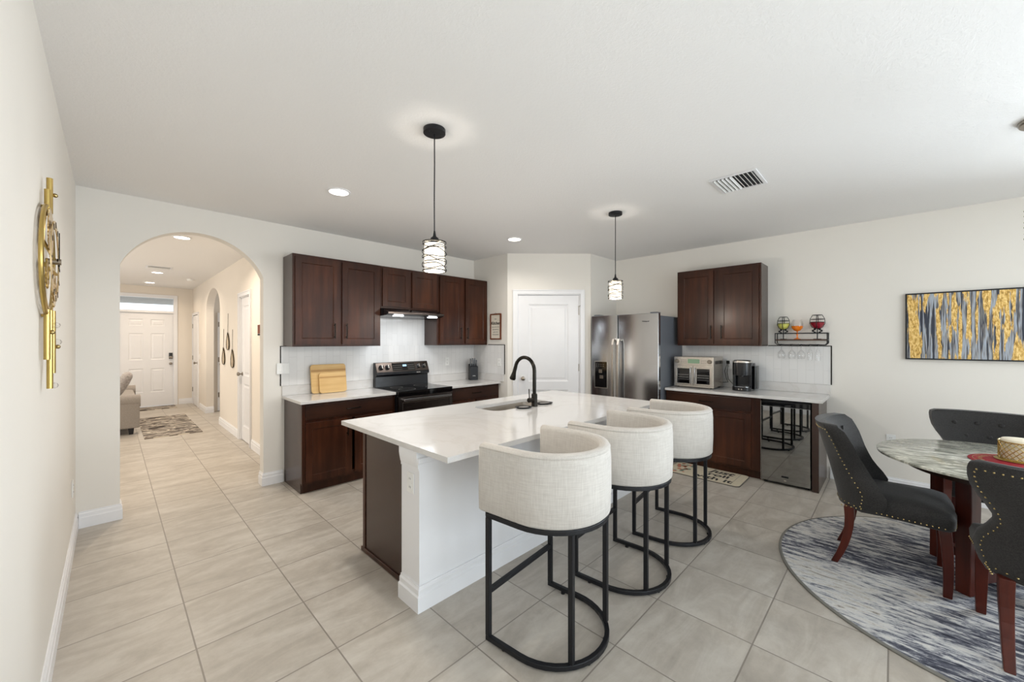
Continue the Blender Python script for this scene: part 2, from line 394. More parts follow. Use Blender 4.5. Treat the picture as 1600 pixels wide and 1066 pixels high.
def tag(o, label, cat, group=None):
    o['label'] = label; o['category'] = cat
    if group: o['group'] = group
    return o
def thing(name, label, cat, loc=(0, 0, 0), rot=0, group=None):
    o = bpy.data.objects.new(name, None); COL.objects.link(o); o.location = loc; o.rotation_euler = (0, 0, rot); o.empty_display_size = .05
    return tag(o, label, cat, group)
def dup(root, loc, rot=0, label=None):
    def rec(o, par):
        c = o.copy(); COL.objects.link(c)
        if par: c.parent = par
        for ch in o.children: rec(ch, c)
        return c
    r = rec(root, None); r.location = loc; r.rotation_euler = (0, 0, rot)
    if label: r['label'] = label
    return r
def struct(name, mb, mat, **k): return build(name, mb, mat, kind='structure', **k)
def text_mesh(name, body, size, mat, parent, loc, rot=(PI/2, 0, 0), extrude=.0008, shear=0, sx=1, label=None, bold=0):
    cu = bpy.data.curves.new(name, 'FONT'); cu.body = body; cu.size = size; cu.extrude = extrude; cu.align_x = 'CENTER'; cu.align_y = 'CENTER'; cu.shear = shear; cu.offset = bold
    t = bpy.data.objects.new(name+'_tmp', cu); COL.objects.link(t)
    dg = bpy.context.evaluated_depsgraph_get(); me = bpy.data.meshes.new_from_object(t.evaluated_get(dg)); bpy.data.objects.remove(t)
    me.materials.clear(); me.materials.append(M[mat])
    o = bpy.data.objects.new(name, me); COL.objects.link(o); o.parent = parent; o.location = loc; o.rotation_euler = rot; o.scale = (sx, 1, 1)
    return o

# ------------------------------------------------------------------ the setting
H = 2.74; YB = 4.664; XR = 5.68; XH = 1.57; YE = 12.1
RIGHT = -PI/2; DIAG = -PI/4; LEFT = PI/2
struct('floor', MB().box(-2.7, 6.0, -3.6, 17, -.1, 0), 'floor')
struct('ceiling', MB().box(-2.7, 6.0, -3.6, YE+.1, H, H+.1), 'ceiling')
struct('wall_left', MB().box(-.12, 0, -3.6, YB, 0, H), 'wall')
struct('wall_right', MB().box(XR, XR+.12, -1.6, 4.8, 0, H).box(XR, XR+.12, -3.6, -3.0, 0, H).box(XR, XR+.12, -3.0, -1.6, 0, .8).box(XR, XR+.12, -3.0, -1.6, 2.2, H), 'wall')
wn2 = struct('window_2', MB().box(XR+.03, XR+.08, -3.0, -2.95, .8, 2.2).box(XR+.03, XR+.08, -1.65, -1.6, .8, 2.2).box(XR+.03, XR+.08, -2.95, -1.65, .8, .85).box(XR+.03, XR+.08, -2.95, -1.65, 2.15, 2.2).box(XR+.035, XR+.075, -2.95, -1.65, 1.48, 1.52), 'trim')
build('pane', MB().box(XR+.05, XR+.056, -2.95, -1.65, .85, 2.15), 'windowglass', wn2)
def arch_wall(name, x0, x1, y0, y1, a, b, spring, apex, mat, T=None, n=28):
    mb = MB()
    if T: mb.T = T
    mb.box(x0, a, y0, y1, 0, H); mb.box(b, x1, y0, y1, 0, H)
    hw = (b-a)/2; r = (hw*hw+(apex-spring)**2)/(2*(apex-spring)); zc = apex-r; A = math.asin(min(1, hw/r)) if apex-spring <= r else PI-math.asin(hw/r)
    pts = [((a+b)/2+r*math.sin(-A+2*A*i/n), zc+r*math.cos(-A+2*A*i/n)) for i in range(n+1)]
    for (xa, za), (xb, zb) in zip(pts, pts[1:]):
        mb.add([(xa, y0, za), (xb, y0, zb), (xb, y0, H), (xa, y0, H), (xa, y1, za), (xb, y1, zb), (xb, y1, H), (xa, y1, H)],
               [(0, 1, 2, 3), (4, 7, 6, 5), (0, 4, 5, 1)])
    return struct(name, mb, mat)
arch_wall('wall_back', -2.7, 4.13, YB, YB+.13, .25, 1.297, 2.15, 2.51, 'wall')
# pantry closet walls
struct('wall_pantry_left', MB().box(4.13, 4.25, 3.93, YB+.13, 0, H), 'wall')
struct('wall_pantry_right', MB().box(4.964, XR, 3.09, 3.2, 0, H), 'wall')
D0 = (4.13, 3.93, 0)
TD = Matrix.Translation(D0) @ Matrix.Rotation(DIAG, 4, 'Z')
mb = MB(); mb.T = TD
mb.box(0, .138, 0, .1, 0, H); mb.box(1.034, 1.18, 0, .1, 0, H); mb.box(.138, 1.034, 0, .1, 2.162, H)
struct('wall_pantry_front', mb, 'wall')
# hall right wall with small arch and a door; local x runs toward -Y
TH = Matrix.Translation((XH, YE, 0)) @ Matrix.Rotation(RIGHT, 4, 'Z')
def hx(y): return YE-y
mb = MB(); mb.T = TH
DY0, DY1 = 6.49, 7.12
A0, A1 = hx(10.2), hx(8.72)
mb.box(0, A0, 0, .13, 0, H); mb.box(A1, hx(DY1), 0, .13, 0, H); mb.box(hx(DY1), hx(DY0), 0, .13, 2.16, H); mb.box(hx(DY0), hx(YB+.13), 0, .13, 0, H)
n = 24; cxm = (A0+A1)/2; hw = (A1-A0)/2
pts = [(cxm-hw*math.cos(PI*i/n), 2.1+.42*math.sin(PI*i/n)) for i in range(n+1)]
for (xa, za), (xb, zb) in zip(pts, pts[1:]):
    mb.add([(xa, 0, za), (xb, 0, zb), (xb, 0, H), (xa, 0, H), (xa, .13, za), (xb, .13, zb), (xb, .13, H), (xa, .13, H)], [(0, 1, 2, 3), (4, 7, 6, 5), (0, 4, 5, 1)])
struct('wall_hall_right', mb, 'hallwall')
# side passage beyond the small arch
struct('wall_passage_far', MB().box(1.7, 3.6, 10.34, 10.44, 0, H), 'hallwall')
struct('wall_passage_near', MB().box(1.7, 3.6, 8.5, 8.6, 0, H), 'hallwall')
struct('wall_passage_end', MB().box(3.6, 3.7, 8.5, 10.44, 0, H), 'hallwall')
# hall end wall with front door opening (x .30..1.225, z 0..2.15) and transom above
mb = MB(); mb.box(-2.7, .29, YE, YE+.13, 0, H); mb.box(1.235, XH+.13, YE, YE+.13, 0, H); mb.box(.29, 1.235, YE, YE+.13, 2.50, H)
struct('wall_hall_end', mb, 'hallwall')
struct('wall_living_left', MB().box(-2.7, -2.6, YB, YE, 0, H), 'hallwall')
# wall behind the camera with a wide glazed sliding door
mb = MB(); mb.box(-.12, .5, -3.6, -3.48, 0, H); mb.box(2.9, XR, -3.6, -3.48, 0, H); mb.box(.5, 2.9, -3.6, -3.48, 2.4, H)
struct('wall_front', mb, 'wall')
mb = MB()
for x in (.5, 1.64, 1.70, 2.84): mb.box(x, x+.06, -3.56, -3.5, .03, 2.4)
mb.box(.5, 2.9, -3.56, -3.5, 0, .05); mb.box(.5, 2.9, -3.56, -3.5, 2.34, 2.4)
wd = struct('door_4', mb, 'trim', bevel=.004)
build('pane', MB().box(.56, 2.84, -3.535, -3.529, .05, 2.34), 'windowglass', wd)
# outside, seen through the transom
struct('trim_9', MB().box(-1.5, 3.0, YE+.13, 16.2, 2.62, 2.72), 'exterior')

# ---- trims
def base_run(name, pts, closed=False, h=.13, t=.016):
    """pts: plan path on the wall face; profile protrudes to the left of travel"""
    mb = MB(); P = [Vector((x, y, 0)) for x, y in pts]; prof = [(0, 0), (t, 0), (t, h*.62), (t*.75, h*.68), (t*.75, h*.86), (t*.35, h*.93), (t*.35, h), (0, h)]
    k = len(P); rings = []
    for i in range(k):
        a = (P[i]-P[i-1]).normalized() if i else (P[1]-P[0]).normalized(); b = (P[i+1]-P[i]).normalized() if i < k-1 else a
        na = Vector((-a.y, a.x, 0)); nb = Vector((-b.y, b.x, 0)); m = (na+nb).normalized(); m = m/max(.3, m.dot(na))
        rings.append([tuple(P[i]+m*u+Vector((0, 0, z))) for u, z in prof])
    mb.loft(rings); return struct(name, mb, 'trim')
base_run('baseboard_left', [(0, YB), (0, -3.48)])
base_run('baseboard_back_left', [(.25, YB+.13), (.25, YB), (0.017, YB)])
base_run('baseboard_back_right', [(1.478, YB), (1.297, YB), (1.297, YB+.13)])
base_run('baseboard_right', [(XR, -3.48), (XR, .5)])
base_run('baseboard_hall_near', [(XH, YB+.14), (XH, 6.41)])
base_run('baseboard_hall_middle', [(XH, 7.2), (XH, 8.72), (XH+.13, 8.72)])
base_run('baseboard_hall_far', [(XH+.13, 10.2), (XH, 10.2), (XH, 11.0)])
base_run('baseboard_hall_end', [(XH-.002, YE), (1.31, YE)])
base_run('baseboard_pantry', [(4.964, 3.09), (5.68, 3.09)])
def casing(name, T, x0, x1, z1, w=.062, t=.018):
    mb = MB(); mb.T = T
    for a, b, c, d in ((x0-w, x0, 0, z1+w), (x1, x1+w, 0, z1+w), (x0, x1, z1, z1+w)):
        mb.box(a, b, -t, 0, c, d)
    mb.box(x0-w, x0-w+.014, -t-.006, -t, 0, z1+w); mb.box(x1+w-.014, x1+w, -t-.006, -t, 0, z1+w); mb.box(x0-w+.014, x1+w-.014, -t-.006, -t, z1+w-.014, z1+w)
    # jamb lining
    mb.box(x0, x0+.012, 0, .1, 0, z1); mb.box(x1-.012, x1, 0, .1, 0, z1); mb.box(x0+.012, x1-.012, 0, .1, z1-.012, z1)
    return struct(name, mb, 'trim', bevel=.002)
RG = [(.006, .006), (.02, .010), (.035, .010), (.055, .004)]
def hinge_parts(parent, x, zs, y):
    for z in zs:
        hb = MB().box(x-.010, x+.010, y-.006, y, z-.05, z+.05); hb.tube([(x, y-.008, z-.052), (x, y-.008, z+.052)], .006, 8)
        build('hinge', hb, 'nickel', parent)
def knob_part(parent, x, z, y, name='door_knob', mat='nickel'):
    mb = MB(); mb.T = Matrix.Translation((x, y, z)) @ Matrix.Rotation(PI/2, 4, 'X')
    mb.lathe([(.03, 0), (.03, .006), (.012, .01), (.011, .032), (.024, .04), (.029, .052), (.026, .066), (.012, .072)], 20)
    return build(name, mb, mat, parent, smooth=True)
# pantry door (door_1)
casing('trim_1', TD, .138, 1.034, 2.162)
dr = bpy.data.objects.new('door_1', None); COL.objects.link(dr); dr.location = D0; dr.rotation_euler = (0, 0, DIAG); dr['kind'] = 'structure'
build('door_leaf', MB().panel(.152, 1.02, .01, 2.148, .015, .035, [(.30, .87, .92, 2.02), (.30, .87, .22, .80)][:2], RG), 'door', dr)
knob_part(dr, .222, .965, .015); hinge_parts(dr, 1.022, (1.92, 1.12, .35), .015)
hk = MB().box(1.012, 1.024, .003, .015, 1.96, 2.0); hk.tube([(1.018, .0, 1.99), (1.018, -.03, 1.985), (1.03, -.035, 2.0)], .004, 6); build('over_door_hook', hk, 'nickel', dr)
# hall closet door (door_2)
casing('trim_2', TH, hx(DY1), hx(DY0), 2.16)
dr = bpy.data.objects.new('door_2', None); COL.objects.link(dr); dr.location = (XH, YE, 0); dr.rotation_euler = (0, 0, RIGHT); dr['kind'] = 'structure'
x0, x1 = hx(DY1)+.014, hx(DY0)-.014
build('door_leaf', MB().panel(x0, x1, .01, 2.146, .015, .035, [(x0+.11, x1-.11, .98, 2.02), (x0+.11, x1-.11, .22, .86)], RG), 'door', dr)
knob_part(dr, x0+.055, 1.0, .015); hinge_parts(dr, x1+.002, (1.92, 1.15, .35), .015)
# far hall door (door_5)
casing('trim_3', TH, .12, .9, 2.1, w=.05)
dr = bpy.data.objects.new('door_5', None); COL.objects.link(dr); dr.location = (XH, YE, 0); dr.rotation_euler = (0, 0, RIGHT); dr['kind'] = 'structure'
build('door_leaf', MB().panel(.134, .886, .01, 2.086, -.012, .012, [(.24, .78, .95, 1.98), (.24, .78, .2, .84)], [(.006, .004), (.03, .006)]), 'door', dr)
knob_part(dr, .83, 1.0, -.012); hinge_parts(dr, .14, (1.85, 1.1, .35), -.012)
# passage door (door_6) seen through the small arch
dr = bpy.data.objects.new('door_6', None); COL.objects.link(dr); dr.location = (1.78, 10.34, 0); dr['kind'] = 'structure'
build('door_leaf', MB().panel(0, .8, .01, 2.1, -.035, .034, [(.12, .68, .95, 1.98), (.12, .68, .2, .84)], [(.006, .006), (.03, .008)]), 'door', dr)
hinge_parts(dr, .02, (1.85, 1.1, .35), -.036); knob_part(dr, .06, 1.0, -.036)
# front door (door_3) with transom (window_1)
dr = bpy.data.objects.new('door_3', None); COL.objects.link(dr); dr.location = (0, YE, 0); dr['kind'] = 'structure'
PN = [(a, b, c, d) for a, b in ((.46, .70), (.825, 1.065)) for c, d in ((.33, .87), (1.07, 1.67), (1.84, 1.99))]
build('door_leaf', MB().panel(.305, 1.22, .012, 2.14, .02, .045, PN, [(.012, .008), (.03, .008), (.045, .002)]), 'door', dr)
knob_part(dr, 1.168, .97, .02)
build('keypad_lock', MB().box(1.135, 1.2, -.006, .02, 1.08, 1.22), 'blackplastic', dr, bevel=.006)
knob_part(dr, 1.168, 1.115, -.004, 'lock_turn')
mb = MB()
for a, b, c, d in ((.235, .305, 0, 2.56), (1.22, 1.29, 0, 2.56), (.305, 1.22, 2.495, 2.56), (.305, 1.22, 2.14, 2.19)):
    mb.box(a, b, -.018, .0 if c > 2.4 or a < .3 or a > 1.2 else .08, c, d)
mb.T = Matrix.Identity(4)
o = struct('trim_4', mb, 'trim', bevel=.003); o.location = (0, YE, 0)
wn = struct('window_1', MB().box(.29, .305, YE, YE+.1, 2.14, 2.5).box(1.22, 1.235, YE, YE+.1, 2.14, 2.5).box(.305, 1.22, YE+.0, YE+.1, 2.14, 2.185).box(.305, 1.22, YE, YE+.1, 2.485, 2.5), 'trim')
build('pane', MB().box(.305, 1.22, YE+.06, YE+.066, 2.185, 2.485), 'windowglass', wn)

# ------------------------------------------------------------------ cabinets
SR = [(.0, .0), (.003, .008)]
def shaker(x0, x1, z0, z1, y=-.02, t=.019, rail=.062):
    return MB().panel(x0, x1, z0, z1, y, t, [(x0+rail, x1-rail, z0+rail, z1-rail)], [(.004, .007), (.006, .008)])
def pull(parent, x, z, y=-.02, L=.165, vert=True):
    mb = MB(); r = .0055
    if vert: mb.tube([(x, y, z+L/2-.02), (x, y-.028, z+L/2-.015), (x, y-.03, z+L/2), (x, y-.03, z-L/2), (x, y-.028, z-L/2+.015), (x, y, z-L/2+.02)], r, 8)
    else: mb.tube([(x-L/2+.015, y, z), (x-L/2+.008, y-.03, z), (x+L/2-.008, y-.03, z), (x+L/2-.015, y, z)], r, 8)
    return build('handle', mb, 'bronze', parent, smooth=60)
def cab_door(parent, x0, x1, z0, z1, hx_, hz, name='door', y=-.02, vert=True):
    d = build(name, shaker(x0, x1, z0, z1, y), 'wood', parent, bevel=.0015)
    if hx_ is not None: pull(d, hx_, hz, y, vert=vert)
    return d
def drawer(parent, x0, x1, z0, z1, y=-.02, handle=True):
    d = build('drawer', MB().box(x0, x1, y, 0, z0, z1), 'woodx', parent, bevel=.003)
    if handle: pull(d, (x0+x1)/2, (z0+z1)/2, y, vert=False)
    return d
def wall_cab(label, loc, rot, w_, h, doors, grp, d=.33):
    t = thing('wall_cabinet', label, 'cabinet', loc, rot, grp)
    mb = MB(); mb.box(0, .016, .02, d-.001, 0, h); mb.box(w_-.016, w_, .02, d-.001, 0, h); mb.box(.016, w_-.016, .02, d-.001, 0, .016); mb.box(.016, w_-.016, .02, d-.001, h-.016, h); mb.box(.016, w_-.016, d-.01, d-.001, .016, h-.016)
    build('body', mb, 'woodside', t)
    f = MB(); f.box(0, .035, 0, .02, 0, h); f.box(w_-.035, w_, 0, .02, 0, h); f.box(.035, w_-.035, 0, .02, 0, .035); f.box(.035, w_-.035, 0, .02, h-.035, h); f.box(w_/2-.03, w_/2+.03, 0, .02, .035, h-.035)
    build('face_frame', f, 'wood', t, bevel=.001)
    for a, b, c, e, x_ in doors: cab_door(t, a, b, c, e, x_, .165 if x_ is not None else None)
    return t
G = 'dark wall cabinets over the range wall'
F = YB-.33+.02      # face frame plane 4.354
wall_cab('tall dark wood wall cabinet with two doors, left of the range hood', (1.48, 4.354, 1.44), 0, .945, .95,
         [(.02, .462, .022, .925, .405), (.492, .925, .022, .925, .532)], G, .309)
wall_cab('short dark wood wall cabinet with two small doors, directly above the range hood', (2.427, 4.354, 1.89), 0, .805, .5,
         [(.02, .385, .022, .475, None), (.418, .785, .022, .475, None)], G, .309)
wall_cab('tall dark wood wall cabinet with two doors, right of the range hood', (3.234, 4.354, 1.44), 0, .89, .95,
         [(.03, .405, .022, .925, .375), (.465, .865, .022, .925, .49)], G, .309)
wall_cab('dark wood wall cabinet with two doors between refrigerator and wine glass rack', (5.35, 2.02, 1.44), RIGHT, .94, .95,
         [(.03, .44, .022, .92, .418), (.495, .92, .022, .92, .535)], None, .329)

def base_cab(label, loc, rot, w_, d, cells, h=.884, left=False, grp=None, toe=.045, name='base_cabinet'):
    t = thing(name, label, 'cabinet', loc, rot, grp)
    mb = MB(); mb.box(0, .018, .02, d, .1, h); mb.box(w_-.018, w_, .02, d, .1, h); mb.box(.018, w_-.018, .02, d, .1, .118); mb.box(.018, w_-.018, d-.012, d, .118, h); mb.box(.018, w_-.018, .02, d-.012, h-.03, h)
    mb.box(0, .018, toe, d, 0, .1); mb.box(w_-.018, w_, toe, d, 0, .1)
    build('body', mb, 'woodside', t)
    build('toe_kick', MB().box(.018, w_-.018, toe, toe+.015, 0, .1), 'wood', t)
    f = MB(); f.box(0, .04, 0, .02, .09, h); f.box(w_-.04, w_, 0, .02, .09, h); f.box(.04, w_-.04, 0, .02, .09, .13); f.box(.04, w_-.04, 0, .02, h-.04, h); f.box(.04, w_-.04, 0, .02, .69, .73)
    if w_ > 1: f.box(.93, .98, 0, .02, .13, .69); f.box(.93, .98, 0, .02, .73, h-.04)
    build('face_frame', f, 'wood', t, bevel=.001)
    for c in cells:
        if c[0] == 'drawer': drawer(t, *c[1:5], handle=c[5] if len(c) > 5 else True)
        else: cab_door(t, *c[1:5], c[5], c[6])
    return t
base_cab('dark wood base cabinet left of the range, with one long drawer over two doors', (1.49, 4.11, 0), 0, .985, .553,
         [('drawer', .03, .955, .725, .865), ('door', .03, .485, .115, .695, .43, .60), ('door', .515, .955, .115, .695, .57, .60)])
base_cab('dark wood base cabinet right of the range, mostly hidden behind the island', (3.24, 4.11, 0), 0, .888, .553,
         [('drawer', .03, .86, .725, .865), ('door', .03, .43, .115, .695, .38, .60), ('door', .46, .86, .115, .695, .51, .60)])
base_cab('dark wood base cabinet under the coffee counter, beside the wine cooler', (5.07, 2.05, 0), RIGHT, 1.02, .609,
         [('drawer', .03, .935, .73, .865), ('door', .03, .475, .115, .70, .42, .62), ('door', .505, .935, .115, .70, None, None)])
t = thing('cabinet_end_panel', 'dark wood end panel closing the coffee counter right of the wine cooler', 'cabinet panel', (5.07, .59, 0), RIGHT)
build('panel', MB().box(.04, .06, 0, .609, 0, .884), 'woodside', t)
build('filler_strip', MB().box(.005, .06, -.018, -.0, 0, .884), 'woodside', t, bevel=.001)

# counters
def counter(label, x0, x1, y0, y1, up, tagname='countertop'):
    t = thing('countertop', label, 'countertop', (0, 0, 0))
    build('slab', MB().box(x0, x1, y0, y1, .885, .915), 'quartz', t, bevel=.003)
    for u in up: build('upstand', MB().box(*u, .9155, 1.018), 'quartz', t, bevel=.002)
    return t
counter('white quartz countertop left of the range holding the cutting boards', 1.465, 2.47, 4.065, YB-.001, [(1.465, 2.47, YB-.021, YB-.001)])
counter('white quartz countertop right of the range holding the knife block', 3.24, 4.129, 4.065, YB-.001, [(3.24, 4.129, YB-.021, YB-.001), (4.109, 4.129, 4.0, YB-.022)])
counter('white quartz countertop holding the toaster oven and coffee maker', 5.04, XR-.001, .50, 2.055, [(XR-.021, XR-.001, .50, 2.055)])
# backsplash (fixed finish of the walls) with metal edge strips
def splash_panel(name, loc, rot, w_, z0, z1, holes=None):
    mb = MB(); mb.box(0, w_, 0, .008, 0, z1-z0)
    o = struct(name, mb, 'splash'); o.location = (loc[0], loc[1], z0); o.rotation_euler = (0, 0, rot); return o
splash_panel('wall_tile_back', (1.458, YB-.0082), 0, 2.662, 1.019, 1.438)
splash_panel('wall_tile_range', (2.43, YB-.0084), 0, .80, 1.439, 1.89)
splash_panel('wall_tile_low', (2.472, YB-.0084), 0, .766, .86, 1.0185)
splash_panel('wall_tile_pantry', (4.1218, YB-.009), RIGHT, .67, 1.019, 1.438)
splash_panel('wall_tile_right', (XR-.0082, 2.1), RIGHT, 1.605, 1.019, 1.438)
struct('trim_5', MB().box(1.449, 1.458, YB-.011, YB-.001, 1.02, 1.445).box(1.449, 1.478, YB-.011, YB-.001, 1.438, 1.445), 'bronze')
struct('trim_6', MB().box(4.1195, 4.129, 3.977, 3.986, 1.02, 1.447).box(4.1195, 4.129, 3.986, 4.33, 1.438, 1.447), 'bronze')
struct('trim_7', MB().box(XR-.012, XR-.001, .485, .495, 1.02, 1.447).box(XR-.012, XR-.001, .495, 1.075, 1.438, 1.447), 'bronze')

# ------------------------------------------------------------------ island
isl = thing('kitchen_island', 'long kitchen island with dark wood cabinet side and white paneled wall side', 'kitchen island', (0, 0, 0))
IX0, IX1 = 1.396, 3.80
build('pony_wall', MB().box(IX0+.001, IX1, 1.89, 2.08, 0, .884), 'trim', isl)
def crown_path(mb, pts, prof):
    P = [Vector((x, y, 0)) for x, y in pts]; rings = []
    for i in range(len(P)):
        a = (P[i]-P[i-1]).normalized() if i else (P[1]-P[0]).normalized(); b = (P[i+1]-P[i]).normalized() if i < len(P)-1 else a
        na = Vector((-a.y, a.x, 0)); nb = Vector((-b.y, b.x, 0)); m = (na+nb).normalized(); m = m/max(.3, m.dot(na))
        rings.append([tuple(P[i]-m*u+Vector((0, 0, z))) for u, z in prof])
    mb.loft(rings); return mb
pth = [(IX0+.001, 2.08), (IX0+.001, 1.89), (IX1, 1.89)]
build('baseboard', crown_path(MB(), pth, [(0, 0), (.024, 0), (.024, .085), (.015, .092), (.015, .118), (.007, .126), (.007, .135), (0, .135)]), 'trim', isl)
build('crown_moulding', crown_path(MB(), pth[:2], [(0, .775), (.005, .775), (.005, .79), (.009, .80), (.015, .83), (.018, .85), (.018, .883), (0, .883)]), 'trim', isl)
build('upper_moulding', crown_path(MB(), [(IX0-.012, 1.89), (IX1, 1.89)], [(0, .79), (.006, .79), (.006, .812), (.012, .82), (.012, .845), (0, .85)]), 'trim', isl)
build('end_panel', MB().box(1.463, 1.481, 2.081, 2.70, 0, .884), 'woodside', isl); build('end_panel', MB().box(3.76, 3.778, 2.081, 2.70, 0, .884), 'woodside', isl)
mb = MB(); mb.box(1.452, 1.4625, 2.081, 2.74, 0, .028); mb.box(1.4565, 1.4625, 2.685, 2.72, .028, .884)
build('shoe_moulding', mb, 'wood', isl, bevel=.003)
f = MB(); f.box(1.463, 3.778, 2.70, 2.72, .09, .884); f.box(1.482, 3.759, 2.64, 2.655, 0, .09)
build('face_frame', f, 'wood', isl)
for i in range(4):
    xa = 1.49+i*.57; mbd = MB(); mbd.T = Matrix.Translation((0, 2.72, 0)) @ Matrix.Rotation(PI, 4, 'Z')
    mbd.panel(-xa-.55, -xa, .12, .86, -.019, .019, [(-xa-.49, -xa-.06, .18, .80)], [(.004, .007)])
    d = build('door', mbd, 'wood', isl)
    build('handle', MB().tube([(xa+.5, 2.739, .62), (xa+.5, 2.768, .625), (xa+.5, 2.768, .775), (xa+.5, 2.739, .78)], .0055, 8), 'bronze', d)
# island countertop with sink cut-out (rounded)
tc = thing('island_countertop', 'large white quartz slab on the kitchen island with undermount sink cut-out', 'countertop', (0, 0, 0))
OX0, OX1, OY0, OY1 = 1.376, 3.865, 1.60, 2.895
sx0, sx1, sy0, sy1, sr = 2.42, 3.16, 2.35, 2.675, .09
def rrect(x0, x1, y0, y1, r, n=6):
    out = []
    for cx, cy, a0 in ((x1-r, y1-r, 0), (x0+r, y1-r, 90), (x0+r, y0+r, 180), (x1-r, y0+r, 270)):
        for i in range(n+1):
            a = math.radians(a0+90*i/n); out.append((cx+r*math.cos(a), cy+r*math.sin(a)))
    return out
inner = rrect(sx0, sx1, sy0, sy1, sr); N = len(inner); q = N//4
outer = []
for k, (cx, cy) in enumerate(((OX1, OY1), (OX0, OY1), (OX0, OY0), (OX1, OY0))): outer += [(cx, cy)]*q
mb = MB()
for z, top in ((.885, 0), (.915, 1)):
    vs = [(x, y, z) for x, y in inner]+[(OX1, OY1, z), (OX0, OY1, z), (OX0, OY0, z), (OX1, OY0, z)]
    fs = []
    for k in range(4):
        for i in range(q-1): fs.append((k*q+i, k*q+i+1, N+k))
        fs.append((k*q+q-1, ((k+1)*q) % N, N+(k+1) % 4, N+k))
    mb.add(vs, fs)
mb.loft([[(x, y, z) for x, y in inner] for z in (.885, .915)], False, False)
mb.loft([[(x, y, z) for x, y in ((OX1, OY1), (OX0, OY1), (OX0, OY0), (OX1, OY0))] for z in (.885, .915)], False, False)
build('slab', mb, 'quartz', tc)
sk = thing('undermount_sink', 'stainless steel sink set into the island countertop', 'sink', ((sx0+sx1)/2, (sy0+sy1)/2, .884))
cx, cy = (sx0+sx1)/2, (sy0+sy1)/2
def rr_off(d, z): return [(x-cx, y-cy, z) for x, y in rrect(sx0+d, sx1-d, sy0+d, sy1-d, max(.02, sr-d))]
build('basin', MB().loft([rr_off(-.02, 0), rr_off(-.004, 0), rr_off(.004, -.02), rr_off(.012, -.18), rr_off(.05, -.21)], False, True), 'steelsink', sk, smooth=50)
build('drain', MB().lathe([(.045, -.2095), (.045, -.207), (.03, -.206), (.012, -.2065)], 20), 'nickel', sk, smooth=True)
# faucet
fa = thing('kitchen_faucet', 'dark bronze gooseneck pull-down faucet behind the island sink', 'faucet', (2.84, 2.30, .9155))
build('base', MB().lathe([(.029, 0), (.029, .006), (.0265, .012), (.0265, .105), (.022, .112), (.018, .114)], 24), 'bronze', fa, smooth=True)
R_ = .118
pth = [(0, 0, .10), (0, 0, .315)]+[(0, R_-R_*math.cos(a), .315+R_*math.sin(a)) for a in [PI*i/14*.93 for i in range(1, 15)]]
ye, ze = pth[-1][1], pth[-1][2]
build('spout', MB().tube(pth, .0165, 16), 'bronze', fa, smooth=True)
dirv = Vector((0, pth[-1][1]-pth[-2][1], pth[-1][2]-pth[-2][2])).normalized()
build('spray_head', MB().tube([Vector(pth[-1])+dirv*s for s in (0, .05, .075, .115, .125)], 0, 18, rr=[.0175, .018, .022, .03, .026]), 'bronze', fa, smooth=50)
hd = build('handle', MB().tube([(-.02, 0, .06), (-.075, 0, .06)], .021, 16), 'bronze', fa, smooth=40)
build('lever', MB().tube([(-.066, 0, .07), (-.072, 0, .16)], .0045, 10), 'bronze', hd, smooth=True)
def dish(label, x, y, a, b, rot):
    t = thing('soap_dish', label, 'dish', (x, y, .9155), rot, None)
    build('tray', MB().loft([[(r*a*math.cos(2*PI*j/24), r*b*math.sin(2*PI*j/24), z) for j in range(24)] for r, z in ((.75, 0), (.95, .006), (1, .014), (.92, .014), (.8, .007), (.3, .006))]), 'matteblack', t, smooth=50)
    build('insert', MB().loft([[(r*a*math.cos(2*PI*j/20), r*b*math.sin(2*PI*j/20), z) for j in range(20)] for r, z in ((.62, .0075), (.6, .011))]), 'nickel', t)
dish('small black oval dish left of the faucet, near the sink edge', 2.70, 2.30, .075, .05, -.5)
dish('small black oval dish right of the faucet', 3.00, 2.315, .085, .05, -.35)

# ------------------------------------------------------------------ range, hood
rg = thing('electric_range', 'black stainless double-oven electric range with glass cooktop against the tiled wall', 'range', (2.4785, 4.03, 0))
W_ = .7575
build('body', MB().box(0, W_, .03, .62, .02, .90), 'blackplastic', rg, bevel=.003)
build('cooktop', MB().box(0, W_, -.005, .55, .9, .921), 'blackglass', rg, bevel=.004)
c = build('control_front', MB().box(0, W_, .0, .03, .862, .8995), 'blackglass', rg)
def oven_door(z0, z1, hz):
    d = build('oven_door', MB().panel(0, W_, z0, z1, -.005, .034, [(.09, W_-.09, z0+.05, z1-.06)] if z1-z0 > .3 else [(.05, W_-.05, z0+.03, z1-.07)], [(.004, .003)]), 'blacksteel', rg, bevel=.003)
    mb = MB(); mb.hsweep([(.05, -.005, hz), (.055, -.045, hz), (W_-.055, -.045, hz), (W_-.05, -.005, hz)], .016, .024)
    build('handle', mb, 'steel', d, bevel=.004)
oven_door(.655, .858, .822); oven_door(.16, .645, .605)
build('bottom_drawer', MB().box(0, W_, -.003, .03, .03, .152), 'blacksteel', rg, bevel=.003)
mb = MB(); mb.T = Matrix(((0, 0, 1, 0), (1, 0, 0, 0), (0, 1, 0, 0), (0, 0, 0, 1)))
